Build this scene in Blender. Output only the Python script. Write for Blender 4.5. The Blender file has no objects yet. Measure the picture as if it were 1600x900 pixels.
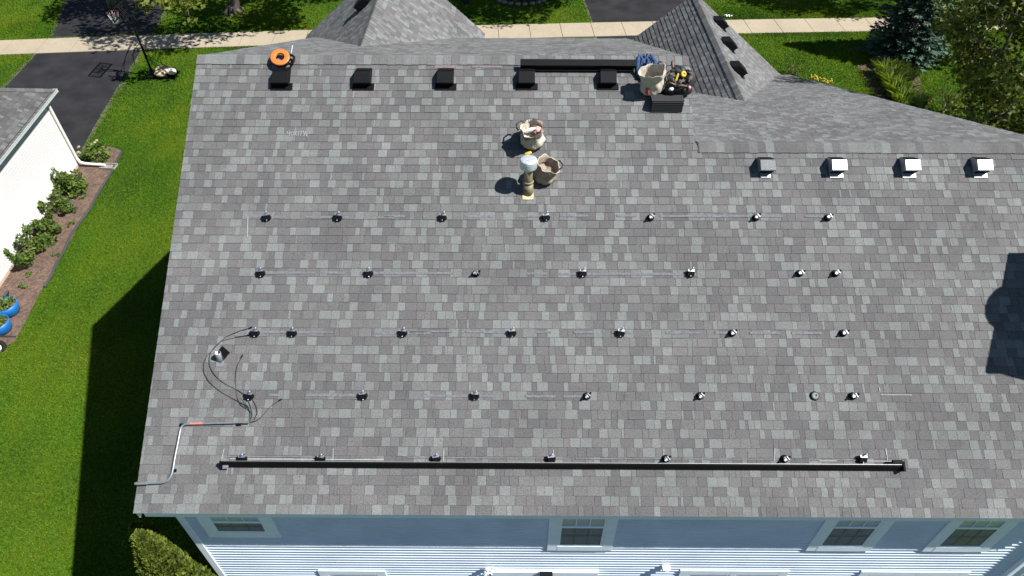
import bpy, math, random
import numpy as np
from mathutils import Vector, Matrix

scene = bpy.context.scene
COL = scene.collection
rnd = random.Random(7)
nrng = np.random.default_rng(11)

# ------------------------------------------------------------------ camera
FPX, PITCH, YAW, CAMZ = 1067.0, math.radians(44.8), math.radians(0.35), 14.85
cam_d = bpy.data.cameras.new('camera')
cam_d.sensor_width = 36.0
cam_d.lens = 36.0 * FPX / 1600.0
cam_d.clip_start = 0.1
cam_d.clip_end = 3000
cam = bpy.data.objects.new('camera', cam_d)
COL.objects.link(cam)
cam.location = (0, 0, CAMZ)
cam.rotation_euler = (math.radians(90) - PITCH, 0, YAW)
scene.camera = cam

# ------------------------------------------------------------------ sky and sun
SUN_TRAVEL = Vector((-0.724, 0.18, -1.0)).normalized()
SUN_EL = math.asin(-SUN_TRAVEL.z)
SUN_ROT = math.atan2(-SUN_TRAVEL.x, -SUN_TRAVEL.y)
world = bpy.data.worlds.new('World')
scene.world = world
world.use_nodes = True
wn = world.node_tree
bg = wn.nodes['Background']
sky = wn.nodes.new('ShaderNodeTexSky')
sky.sky_type = 'NISHITA'
sky.sun_disc = False
sky.sun_elevation = SUN_EL
sky.sun_rotation = SUN_ROT
sky.dust_density = 0.2
sky.ozone_density = 3.0
wn.links.new(sky.outputs[0], bg.inputs[0])
bg.inputs[1].default_value = 0.05
sun_d = bpy.data.lights.new('sun', 'SUN')
sun_d.energy = 5.0
sun_d.angle = math.radians(0.53)
sun_d.color = (1.0, 0.965, 0.91)
sun = bpy.data.objects.new('sun', sun_d)
COL.objects.link(sun)
sun.rotation_euler = SUN_TRAVEL.to_track_quat('-Z', 'Y').to_euler()
sun.location = (20, -5, 30)

scene.view_settings.view_transform = 'Standard'
scene.view_settings.look = 'None'
scene.view_settings.exposure = 0.95
scene.view_settings.gamma = 1.0

# ------------------------------------------------------------------ surveying: where a sight line meets a real surface
FW = Vector((-math.sin(YAW) * math.cos(PITCH), math.cos(YAW) * math.cos(PITCH), -math.sin(PITCH)))
RT = Vector((math.cos(YAW), math.sin(YAW), 0))
UP = RT.cross(FW)
CAM = Vector((0, 0, CAMZ))
def meet(u, v, p, n):
    d = FW + RT * ((u - 800) / FPX) - UP * ((v - 450) / FPX)
    p, n = Vector(p), Vector(n)
    return CAM + d * (n.dot(p - CAM) / n.dot(d))
def G(u, v, z=0.0):
    q = meet(u, v, (0, 0, z), (0, 0, 1)); return (q.x, q.y)
SLOPE = math.radians(30.26)
CS, SN = math.cos(SLOPE), math.sin(SLOPE)
RO = Vector((0, 4.87, 5.2)); RT_ = Vector((0, CS, SN)); RN = Vector((0, -SN, CS))
def roof_st(u, v):
    q = meet(u, v, RO, RN); return q.x, (q - RO).dot(RT_)
def roof_pt(s, t, n=0.0):
    return RO + Vector((s, 0, 0)) + RT_ * t + RN * n
def wall_xz(u, v, y=5.2):
    q = meet(u, v, (0, y, 0), (0, 1, 0)); return q.x, q.z

# ------------------------------------------------------------------ materials
def mat(name, color, rough=0.8, metal=0.0, var=0.0, vscale=8.0, var2=0.0, v2scale=0.8, bump=0.0, bscale=60.0,
        spec=0.5, dark=None, transl=0.0, tint=None):
    m = bpy.data.materials.new(name)
    m.use_nodes = True
    nt = m.node_tree
    b = nt.nodes['Principled BSDF']
    b.inputs['Roughness'].default_value = rough
    b.inputs['Metallic'].default_value = metal
    b.inputs['Specular IOR Level'].default_value = spec
    b.inputs['Base Color'].default_value = (*color, 1)
    geo = None
    src = None
    def noise(scale, detail=4):
        nonlocal geo
        if geo is None:
            geo = nt.nodes.new('ShaderNodeNewGeometry')
        n = nt.nodes.new('ShaderNodeTexNoise')
        n.inputs['Scale'].default_value = scale
        n.inputs['Detail'].default_value = detail
        nt.links.new(geo.outputs['Position'], n.inputs['Vector'])
        return n
    def vary(sock_or_color, n, amt, to=None):
        r = nt.nodes.new('ShaderNodeMapRange')
        r.inputs['From Min'].default_value = 0.3
        r.inputs['From Max'].default_value = 0.7
        nt.links.new(n.outputs['Fac'], r.inputs['Value'])
        mx = nt.nodes.new('ShaderNodeMix'); mx.data_type = 'RGBA'
        if to is None:
            lo = tuple(max(0, c * (1 - amt)) for c in color); hi = tuple(c * (1 + amt) for c in color)
        else:
            lo, hi = color, to
        nt.links.new(r.outputs[0], mx.inputs['Factor'])
        if sock_or_color is None:
            mx.inputs['A'].default_value = (*lo, 1); mx.inputs['B'].default_value = (*hi, 1)
            return mx.outputs['Result']
        r.inputs['To Min'].default_value = 1 - amt; r.inputs['To Max'].default_value = 1 + amt
        mx.blend_type = 'MULTIPLY'; mx.inputs['Factor'].default_value = 1
        for l in list(mx.inputs['Factor'].links): nt.links.remove(l)
        cmb = nt.nodes.new('ShaderNodeCombineColor')
        for k in range(3): nt.links.new(r.outputs[0], cmb.inputs[k])
        nt.links.new(sock_or_color, mx.inputs['A']); nt.links.new(cmb.outputs[0], mx.inputs['B'])
        return mx.outputs['Result']
    if tint is not None:
        src = vary(None, noise(v2scale, 5), 1, to=tint)
        if var: src = vary(src, noise(vscale), var)
    else:
        if var: src = vary(None, noise(vscale), var)
        if var2: src = vary(src, noise(v2scale, 3), var2)
    if src is not None: nt.links.new(src, b.inputs['Base Color'])
    if bump:
        n = noise(bscale, 3)
        bp = nt.nodes.new('ShaderNodeBump')
        bp.inputs['Strength'].default_value = bump
        bp.inputs['Distance'].default_value = 0.01
        nt.links.new(n.outputs['Fac'], bp.inputs['Height'])
        nt.links.new(bp.outputs[0], b.inputs['Normal'])
    if transl:
        out = nt.nodes['Material Output']
        tr = nt.nodes.new('ShaderNodeBsdfTranslucent')
        tr.inputs[0].default_value = (color[0] * 1.6, color[1] * 1.5, color[2], 1)
        ms = nt.nodes.new('ShaderNodeMixShader'); ms.inputs[0].default_value = transl
        nt.links.new(b.outputs[0], ms.inputs[1]); nt.links.new(tr.outputs[0], ms.inputs[2])
        nt.links.new(ms.outputs[0], out.inputs[0])
    return m

def glass_mat(name):
    m = bpy.data.materials.new(name); m.use_nodes = True
    nt = m.node_tree; nt.nodes.remove(nt.nodes['Principled BSDF'])
    out = nt.nodes['Material Output']
    tr = nt.nodes.new('ShaderNodeBsdfTransparent'); tr.inputs[0].default_value = (0.90, 0.93, 0.92, 1)
    gl = nt.nodes.new('ShaderNodeBsdfGlossy'); gl.inputs['Roughness'].default_value = 0.02
    lw = nt.nodes.new('ShaderNodeLayerWeight'); lw.inputs[0].default_value = .5
    pw = nt.nodes.new('ShaderNodeMath'); pw.operation = 'POWER'; pw.inputs[1].default_value = 4
    nt.links.new(lw.outputs['Facing'], pw.inputs[0])
    fr = nt.nodes.new('ShaderNodeMath'); fr.operation = 'MULTIPLY_ADD'; fr.inputs[1].default_value = .8; fr.inputs[2].default_value = .05
    nt.links.new(pw.outputs[0], fr.inputs[0])
    ms = nt.nodes.new('ShaderNodeMixShader')
    nt.links.new(fr.outputs[0], ms.inputs[0]); nt.links.new(tr.outputs[0], ms.inputs[1]); nt.links.new(gl.outputs[0], ms.inputs[2])
    nt.links.new(ms.outputs[0], out.inputs[0])
    return m

def mesh_mat(name):
    m = bpy.data.materials.new(name); m.use_nodes = True
    nt = m.node_tree; b = nt.nodes['Principled BSDF']; b.inputs['Base Color'].default_value = (.16, .16, .165, 1); b.inputs['Roughness'].default_value = .9
    tr = nt.nodes.new('ShaderNodeBsdfTransparent'); ms = nt.nodes.new('ShaderNodeMixShader'); ms.inputs[0].default_value = .26
    nt.links.new(tr.outputs[0], ms.inputs[1]); nt.links.new(b.outputs[0], ms.inputs[2]); nt.links.new(ms.outputs[0], nt.nodes['Material Output'].inputs[0])
    return m

SHC = [(.109, .106, .108), (.099, .098, .101), (.120, .118, .119), (.130, .132, .132), (.156, .166, .164), (.146, .154, .153), (.123, .120, .121)]
SH = [mat('asphalt_shingle_%d' % i, c, 0.92, var=.34, vscale=75, var2=.13, v2scale=.9, bump=.5, bscale=240, spec=.2) for i, c in enumerate([tuple(x * .96 for x in q) for q in SHC])]
SHW = [.17, .19, .14, .12, .20, .14, .04]
NSH = [mat('weathered_shingle_%d' % i, tuple(x * .82 for x in c), 0.92, var=.2, vscale=60, var2=.1, v2scale=1.5, bump=.4, bscale=200, spec=.2)
       for i, c in enumerate([(.075, .075, .077), (.09, .09, .092), (.107, .11, .11), (.083, .08, .083), (.128, .135, .134), (.097, .10, .10), (.085, .083, .085)])]
M = dict(
    deck=mat('roof_felt', (.03, .03, .032), .95),
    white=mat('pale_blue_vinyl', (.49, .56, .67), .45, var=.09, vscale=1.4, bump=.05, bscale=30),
    ntrim=mat('white_house_trim', (0.6, 0.59, 0.57), .5, var=.05, vscale=6), ngutter=mat('grey_aluminium', (.50, .56, .58), .4, var=.06, vscale=4),
    nwhite=mat('cream_white_vinyl', (0.56, 0.555, 0.535), .5, var=.03, vscale=2.0),
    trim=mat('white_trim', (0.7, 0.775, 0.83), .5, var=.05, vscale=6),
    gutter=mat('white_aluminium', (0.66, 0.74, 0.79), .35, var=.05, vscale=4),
    inside=mat('gutter_inside', (.10, .095, .085), .8, var=.4, vscale=8),
    blind=mat('window_blind', (0.78, 0.76, 0.7), .8, var=.1, vscale=5),
    room=mat('dark_room', (.03, .03, .035), .9),
    screen=mat('insect_screen', (.10, .105, .105), .9, var=.25, vscale=25),
    glass=glass_mat('window_glass'), mesh=mesh_mat('insect_mesh'),
    black=mat('black_painted_metal', (0.006, 0.0064, 0.008), .6, var=.2, vscale=20, spec=.12),
    blackp=mat('black_plastic', (0.0045, 0.0045, 0.0055), .65, var=.2, vscale=25, spec=.1),
    rubber=mat('black_rubber', (.008, .008, .009), .8, spec=.2),
    steel=mat('galvanised_steel', (.36, .38, .40), .48, .75, var=.16, vscale=14, bump=.08, bscale=30),
    alu=mat('bright_aluminium', (.75, .76, .78), .3, .9, var=.1, vscale=40),
    alud=mat('dull_aluminium', (0.2940, 0.3010, 0.3150), .5, .7, var=.15, vscale=30),
    rust=mat('ochre_flue_pipe', (0.2520, 0.2030, 0.1120), .6, .3, var=.25, vscale=9, tint=(.16, .15, .10), v2scale=6),
    canvas=mat('cream_canvas', (0.42, 0.38, 0.31), .95, var=.12, vscale=14, bump=.4, bscale=50),
    canvasd=mat('tan_canvas', (0.2480, 0.1984, 0.1550), .95, var=.12, vscale=14, bump=.4, bscale=50),
    canvasg=mat('grey_canvas', (0.1860, 0.1705, 0.1488), .95, var=.1, vscale=14, bump=.4, bscale=50),
    leather=mat('dark_leather', (.009, .008, .008), .6, var=.4, vscale=18, bump=.4, bscale=40),
    leatherb=mat('brown_leather', (.085, .05, .035), .6, var=.3, vscale=18, bump=.4, bscale=40),
    denim=mat('blue_denim', (0.026, 0.058, 0.135), .95, var=.35, vscale=16, bump=.4, bscale=30),
    orange=mat('orange_plastic', (0.5270, 0.1426, 0.0279), .4),
    yellow=mat('yellow_plastic', (0.4960, 0.3410, 0.0124), .45),
    red=mat('red_cloth', (.42, .06, .05), .8),
    pink=mat('pink_plastic', (.80, .33, .30), .5),
    whitep=mat('white_plastic', (.85, .85, .85), .4),
    purple=mat('violet_cloth', (.16, .13, .28), .8),
    chalk=mat('white_chalk', (0.3, 0.31, 0.33), .95, var=.25, vscale=40),
    chalkw=mat('faint_white_chalk', (.27, .275, .29), .95, var=.3, vscale=60),
    chalkb=mat('blue_chalk', (0.118, 0.124, 0.136), .95, var=.3, vscale=25),
    chalkr=mat('red_chalk', (0.142, 0.12, 0.121), .95, var=.3, vscale=20),
    redtape=mat('red_tape', (.55, .16, .12), .6),
    wire=mat('black_cable', (.02, .02, .022), .5),
    wireg=mat('green_wire', (.06, .16, .10), .5),
    lawn=mat('grass_ground', (0.038, 0.09, 0.005), .95, var=.35, vscale=12, tint=(.050, .080, .006), v2scale=.55, bump=.8, bscale=25, spec=.1),
    g1=mat('grass_green', (0.054, 0.132, 0.004), .75, spec=.2, transl=.25),
    g2=mat('grass_yellow', (.115, .170, .006), .75, spec=.2, transl=.25),
    g3=mat('grass_dark', (0.033, 0.085, 0.004), .75, spec=.2, transl=.25),
    asphalt=mat('driveway_asphalt', (0.021, 0.021, 0.0235), .92, spec=.1, var=.28, vscale=45, var2=.30, v2scale=1.1, bump=.4, bscale=120),
    concrete=mat('sidewalk_concrete', (0.29, 0.245, 0.178), .9, var=.08, vscale=10, var2=.07, v2scale=.8, bump=.2, bscale=60),
    joint=mat('joint_dirt', (0.0780, 0.0660, 0.0480), .95, var=.3, vscale=12),
    soil=mat('dry_soil', (0.1200, 0.0990, 0.0750), .95, var=.35, vscale=7, tint=(.06, .07, .025), v2scale=1.6, bump=.6, bscale=30),
    mulch=mat('bark_mulch', (0.12, 0.077, 0.056), .95, var=.5, vscale=16, tint=(.078, .05, .037), v2scale=3, bump=1., bscale=35),
    stone=mat('pale_stone', (0.2160, 0.1980, 0.1800), .9, var=.25, vscale=8, bump=.4, bscale=20),
    bark=mat('tree_bark', (.085, .068, .055), .95, var=.4, vscale=9, bump=.9, bscale=18),
    blue=mat('blue_barrel_plastic', (0.0074, 0.1240, 0.3596), .4, var=.1, vscale=4),
    edging=mat('black_edging', (.035, .038, .04), .6),
    sand=mat('sandbag_cloth', (0.3720, 0.3000, 0.1980), .95, var=.1, vscale=10, bump=.3, bscale=30),
    boardglass=mat('smoked_acrylic', (.06, .065, .07), .15),
    redrim=mat('red_rim', (.55, .06, .04), .5),
    net=mat('white_net', (.72, .70, .68), .9),
    brickm=mat('chimney_siding', (.72, .73, .74), .6),
    l1=mat('leaf_mid', (0.082, 0.112, 0.014), .6, spec=.3, transl=.3),
    l2=mat('leaf_light', (0.155, 0.17, 0.026), .6, spec=.3, transl=.3),
    l3=mat('leaf_dark', (0.034, 0.055, 0.009), .6, spec=.3, transl=.25),
    y1=mat('leaf_yellow_green', (0.15, 0.19, 0.025), .6, spec=.3, transl=.3),
    h1=mat('shrub_leaf_mid', (0.07, 0.118, 0.016), .6, spec=.3, transl=.25),
    h2=mat('shrub_leaf_light', (0.125, 0.185, 0.032), .6, spec=.3, transl=.25),
    h3=mat('shrub_leaf_dark', (0.034, 0.062, 0.012), .6, spec=.3, transl=.25),
    lime=mat('lime_grass_blade', (0.2, 0.33, 0.03), .6, spec=.3, transl=.3),
    iris=mat('iris_blade', (0.0288, 0.0648, 0.0252), .6, spec=.3, transl=.2),
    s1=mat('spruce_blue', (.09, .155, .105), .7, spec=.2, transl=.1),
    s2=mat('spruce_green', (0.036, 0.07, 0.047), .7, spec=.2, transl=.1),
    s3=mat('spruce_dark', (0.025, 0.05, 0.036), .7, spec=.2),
    flower=mat('cream_flower', (0.3, 0.24, 0.19), .8),
    yflower=mat('yellow_flower', (0.4650, 0.3720, 0.0186), .8),
)

# ------------------------------------------------------------------ mesh helpers
class MB:
    def __init__(self):
        self.v, self.f, self.m, self.s = [], [], [], []
    def add(self, vs, fs, mi=0, smooth=False):
        o = len(self.v)
        self.v.extend(tuple(p) for p in vs)
        for f in fs:
            self.f.append(tuple(i + o for i in f)); self.m.append(mi); self.s.append(smooth)
        return self
    def box(self, x0, x1, y0, y1, z0, z1, mi=0, T=None):
        vs = [Vector(p) for p in ((x0, y0, z0), (x1, y0, z0), (x1, y1, z0), (x0, y1, z0), (x0, y0, z1), (x1, y0, z1), (x1, y1, z1), (x0, y1, z1))]
        if T is not None: vs = [T @ p for p in vs]
        return self.add(vs, [(0, 3, 2, 1), (4, 5, 6, 7), (0, 1, 5, 4), (1, 2, 6, 5), (2, 3, 7, 6), (3, 0, 4, 7)], mi)
    def hexa(self, q, h, mi=0):
        """solid on a quad: q four points, h four raised points"""
        return self.add(list(q) + list(h), [(0, 3, 2, 1), (4, 5, 6, 7), (0, 1, 5, 4), (1, 2, 6, 5), (2, 3, 7, 6), (3, 0, 4, 7)], mi)
    def prism(self, poly, x0, x1, mi=0, T=None, axis='x'):
        n = len(poly)
        if axis == 'x': vs = [Vector((x0, a, b)) for a, b in poly] + [Vector((x1, a, b)) for a, b in poly]
        elif axis == 'y': vs = [Vector((a, x0, b)) for a, b in poly] + [Vector((a, x1, b)) for a, b in poly]
        else: vs = [Vector((a, b, x0)) for a, b in poly] + [Vector((a, b, x1)) for a, b in poly]
        if T is not None: vs = [T @ p for p in vs]
        fs = [tuple(range(n)), tuple(range(2 * n - 1, n - 1, -1))]
        for i in range(n):
            j = (i + 1) % n
            fs.append((i, i + n, j + n, j))
        return self.add(vs, fs, mi)
    def tube(self, pts, r, n=8, mi=0, closed=False, flat=1.0):
        pts = [Vector(p) for p in pts]
        k = len(pts)
        rs = r if isinstance(r, (list, tuple)) else [r] * k
        vs, up = [], None
        for i, p in enumerate(pts):
            if closed: d = pts[(i + 1) % k] - pts[i - 1]
            else: d = pts[min(i + 1, k - 1)] - pts[max(i - 1, 0)]
            if d.length < 1e-9: d = Vector((0, 0, 1))
            d.normalize()
            if up is None:
                up = Vector((0, 0, 1)) if abs(d.z) < .9 else Vector((1, 0, 0))
            a = d.cross(up)
            if a.length < 1e-6: a = d.cross(Vector((1, 0, 0)))
            a.normalize(); b = a.cross(d).normalized(); up = b
            for j in range(n):
                t = 2 * math.pi * j / n
                vs.append(p + a * (math.cos(t) * rs[i]) + b * (math.sin(t) * rs[i] * flat))
        fs = []
        for i in range(k if closed else k - 1):
            i2 = (i + 1) % k
            for j in range(n):
                j2 = (j + 1) % n
                fs.append((i * n + j, i * n + j2, i2 * n + j2, i2 * n + j))
        self.add(vs, fs, mi, True)
        if not closed:
            o = len(vs)
            self.add([vs[j] for j in range(n)], [tuple(range(n - 1, -1, -1))], mi)
            self.add([vs[o - n + j] for j in range(n)], [tuple(range(n))], mi)
        return self
    def lathe(self, prof, n=20, mi=0, T=None, smooth=True, sx=1.0, sy=1.0, fn=None, caps=True):
        vs = []
        for r, z in prof:
            for j in range(n):
                t = 2 * math.pi * j / n
                p = Vector((r * math.cos(t) * sx, r * math.sin(t) * sy, z))
                if fn: p = fn(p, t)
                vs.append(T @ p if T is not None else p)
        fs = []
        for i in range(len(prof) - 1):
            for j in range(n):
                j2 = (j + 1) % n
                fs.append((i * n + j, i * n + j2, (i + 1) * n + j2, (i + 1) * n + j))
        if caps and prof[0][0] > 1e-6: fs.append(tuple(range(n - 1, -1, -1)))
        if caps and prof[-1][0] > 1e-6: fs.append(tuple(range((len(prof) - 1) * n, len(prof) * n)))
        return self.add(vs, fs, mi, smooth)
    def blob(self, c, r, seed=0, amp=.15, nu=14, nv=9, mi=0, T=None, pw=1.0):
        g = random.Random(seed)
        ph = [(g.uniform(0, 6.28), g.randint(1, 3), g.randint(1, 3), g.uniform(.4, 1)) for _ in range(5)]
        vs = []
        for i in range(nv + 1):
            a = math.pi * i / nv
            for j in range(nu):
                t = 2 * math.pi * j / nu
                k = 1 + amp * sum(w * math.sin(p + m * t + q * a * 2) for p, m, q, w in ph) / 3
                def sp(x): return math.copysign(abs(x) ** pw, x)
                p = Vector((r[0] * sp(math.sin(a)) * sp(math.cos(t)) * k, r[1] * sp(math.sin(a)) * sp(math.sin(t)) * k, r[2] * sp(math.cos(a)) * k)) + Vector(c)
                vs.append(T @ p if T is not None else p)
        fs = []
        for i in range(nv):
            for j in range(nu):
                j2 = (j + 1) % nu
                fs.append((i * nu + j, (i + 1) * nu + j, (i + 1) * nu + j2, i * nu + j2))
        return self.add(vs, fs, mi, True)
    def mesh(self, name, mats):
        me = bpy.data.meshes.new(name)
        me.from_pydata(self.v, [], self.f)
        for m in (mats if isinstance(mats, (list, tuple)) else [mats]): me.materials.append(m)
        me.polygons.foreach_set('material_index', self.m)
        me.polygons.foreach_set('use_smooth', self.s)
        me.update()
        return me
    def build(self, name, mats, parent=None, bevel=0, loc=None, rot=None):
        o = link(name, self.mesh(name, mats), parent)
        if bevel:
            b = o.modifiers.new('bevel', 'BEVEL'); b.width = bevel; b.segments = 2; b.limit_method = 'ANGLE'
        if loc is not None: o.location = loc
        if rot is not None: o.rotation_euler = rot
        return o

def link(name, data, parent=None):
    o = bpy.data.objects.new(name, data)
    COL.objects.link(o)
    if parent is not None: o.parent = parent
    return o
def tag(o, label=None, cat=None, group=None, kind=None):
    if label: o['label'] = label
    if cat: o['category'] = cat
    if group: o['group'] = group
    if kind: o['kind'] = kind
    return o
def thing(name, label, cat, loc=(0, 0, 0), rot=(0, 0, 0), group=None):
    o = link(name, None)
    o.location = loc; o.rotation_euler = rot
    return tag(o, label, cat, group)
def copy_tree(o, parent=None):
    c = o.copy(); COL.objects.link(c); c.parent = parent
    for ch in list(o.children): copy_tree(ch, c)
    return c
def on_roof(name, label, cat, u, v, group=None, dn=0.0, turn=0.0, ds=0, dt=0):
    """an Empty standing on the front roof: local x along the eave, y up the slope, z off the roof"""
    s, t = roof_st(u, v)
    o = thing(name, label, cat, roof_pt(s + ds, t + dt, dn), (SLOPE, 0, 0), group)
    if turn:
        o.rotation_euler = (Matrix.Rotation(SLOPE, 3, 'X') @ Matrix.Rotation(turn, 3, 'Z')).to_euler()
    return o
VERT = Matrix.Rotation(-SLOPE, 4, 'X')     # turns a roof thing's local z back to plumb

def np_mesh(name, verts, nper, mats, midx, parent=None, smooth=False):
    """verts (N, nper, 3) -> N faces of nper corners"""
    N = len(verts)
    me = bpy.data.meshes.new(name)
    me.vertices.add(N * nper)
    me.vertices.foreach_set('co', verts.reshape(-1).astype(np.float32))
    me.loops.add(N * nper)
    me.loops.foreach_set('vertex_index', np.arange(N * nper, dtype=np.int32))
    me.polygons.add(N)
    me.polygons.foreach_set('loop_start', np.arange(0, N * nper, nper, dtype=np.int32))
    me.polygons.foreach_set('loop_total', np.full(N, nper, dtype=np.int32))
    for m in mats: me.materials.append(m)
    me.polygons.foreach_set('material_index', midx.astype(np.int32))
    me.update(calc_edges=True)
    return link(name, me, parent)

def rand_dirs(n):
    d = nrng.normal(size=(n, 3)); return d / np.linalg.norm(d, axis=1, keepdims=True)
def leaf_quads(cent, size, elong=1.6, up_bias=0.0, axis=None):
    n = len(cent)
    a = rand_dirs(n) if axis is None else axis
    nn = rand_dirs(n); nn[:, 2] += up_bias
    b = np.cross(a, nn); b /= np.linalg.norm(b, axis=1, keepdims=True) + 1e-9
    sz = (size * nrng.uniform(.6, 1.35, n))[:, None]
    a = a * sz * elong * .5; b = b * sz * .5
    return np.stack([cent - a, cent + b * .9 - a * .1, cent + a, cent - b * .9 - a * .1], axis=1)
def pick(n, w): return nrng.choice(len(w), size=n, p=np.array(w) / sum(w))

def in_poly(x, y, poly):
    ins = np.zeros(len(x), bool)
    k = len(poly)
    for i in range(k):
        (x1, y1), (x2, y2) = poly[i], poly[(i + 1) % k]
        c = ((y1 > y) != (y2 > y)) & (x < (x2 - x1) * (y - y1) / (y2 - y1 + 1e-12) + x1)
        ins ^= c
    return ins

# ------------------------------------------------------------------ setting: ground, pavement, drives, beds
ground = MB().add([(-600, -600, 0), (600, -600, 0), (600, 900, 0), (-600, 900, 0)], [(0, 1, 2, 3)]).build('ground', M['lawn'])
tag(ground, kind='structure')
def sheet(name, pts, z, m, thick=0.0):
    n = len(pts)
    vs = [(x, y, z) for x, y in pts]
    b = MB().add(vs, [tuple(range(n))])
    o = b.build(name, m)
    me = o.data
    if me.polygons[0].normal.z < 0: me.flip_normals()
    return tag(o, kind='structure')
def walk_y(x): return 32.2 + .062 * x - .00065 * x * x
WALK_W = 1.56
street = sheet('street', [(-300, 46), (300, 46), (300, 55), (-300, 55)], .012, M['asphalt'])
side = MB()
xs = [-60 + 2 * i for i in range(61)]
for a, b in zip(xs[:-1], xs[1:]):
    side.add([(a, walk_y(a) - .03, .012), (b, walk_y(b) - .03, .012), (b, walk_y(b) + WALK_W + .03, .012), (a, walk_y(a) + WALK_W + .03, .012)], [(0, 1, 2, 3)])
sidewalk = tag(side.build('sidewalk', M['joint']), kind='structure')
for k in range(-26, 22):
    xa = .73 + 1.56 * k + .012; xb = .73 + 1.56 * (k + 1) - .012
    def nrm(x):
        g = .062 - .0013 * x; l = math.hypot(1, g); return (-g / l, 1 / l)
    q = []
    for x in (xa, xb):
        nx, ny = nrm(x); q += [(x, walk_y(x)), (x + nx * WALK_W, walk_y(x) + ny * WALK_W)]
    dz = rnd.uniform(-.003, .003)
    bot = [(q[0][0], q[0][1], .0), (q[2][0], q[2][1], .0), (q[3][0], q[3][1], .0), (q[1][0], q[1][1], .0)]
    top = [(p[0], p[1], .04 + dz + rnd.uniform(-.002, .002)) for p in bot]
    MB().hexa(bot, top).build('paving_slab', M['concrete'], sidewalk)

def grow(poly, d):
    cx = sum(p[0] for p in poly) / len(poly); cy = sum(p[1] for p in poly) / len(poly)
    return [(x + d * (x - cx) / math.hypot(x - cx, y - cy), y + d * (y - cy) / math.hypot(x - cx, y - cy)) for x, y in poly]
def wob(pts, amp=.05, step=.35):
    out = []
    for i in range(len(pts)):
        a, b = pts[i], pts[(i + 1) % len(pts)]
        L = math.hypot(b[0] - a[0], b[1] - a[1]); n = max(1, int(L / step))
        for k in range(n):
            t = k / n
            out.append((a[0] + (b[0] - a[0]) * t + rnd.uniform(-amp, amp), a[1] + (b[1] - a[1]) * t + rnd.uniform(-amp, amp)))
    return out
ndrive = [G(58, 83.5), G(222, 79), G(180, 142), G(128, 232), (-16.9, 21.4), (-23.0, 21.4), (-23.0, 24), G(8, 137)]
napron = [G(104, 5), G(82, 58.5), G(240, 53), G(262, 3), (-19.5, 46.2), (-25.5, 46.2)]
odrive = [(3.75, 22.5), (9.4, 22.5), (9.7, walk_y(9.7)), (3.95, walk_y(4))]
oapron = [(3.9, walk_y(4) + WALK_W), (9.7, walk_y(9.7) + WALK_W), (9.9, 46.2), (3.0, 46.2)]
for p in (ndrive, napron, odrive, oapron):
    sheet('soil_verge', wob(grow(p, .22), .08), .006, M['soil'])
    sheet('driveway', wob(p, .012, .5), .016, M['asphalt'])
tag(MB().box(-6.2, 9.8, -7, 4.95, -.02, .05).build('added_bounce_slab', mat('bounce_slab_grey', (.035, .042, .052), .9, var=.2, vscale=6, bump=.3)), kind='structure')  # unseen dark slab, added to keep green lawn bounce off the wall
bed = [(-16.5, 21.6), G(128, 236), G(165, 228), G(190, 236), G(176, 268), G(150, 310), G(126, 348), G(100, 395), G(82, 431), G(62, 462), G(42, 503), G(24, 533), G(0, 548), (-15.45, 12.0), (-16.6, 12.0)]
sheet('garden_bed', wob(bed, .03, .4), .024, M['mulch'])
edge = MB().tube([(*G(u, v), .035) for u, v in [(191, 238), (183, 252), (176, 268), (165, 286), (150, 310), (140, 330), (126, 348), (112, 368), (100, 395), (88, 415), (82, 431), (70, 450)]], .045, 6)
tag(edge.build('bed_edging', M['edging']), 'black plastic edging strip curving between mulch bed and lawn', 'edging')
rbed = [G(1338, 102), G(1425, 88), G(1436, 120), G(1446, 178), G(1396, 178), G(1360, 140)]
sheet('planting_bed', wob(rbed, .05, .4), .010, M['mulch'])

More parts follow.
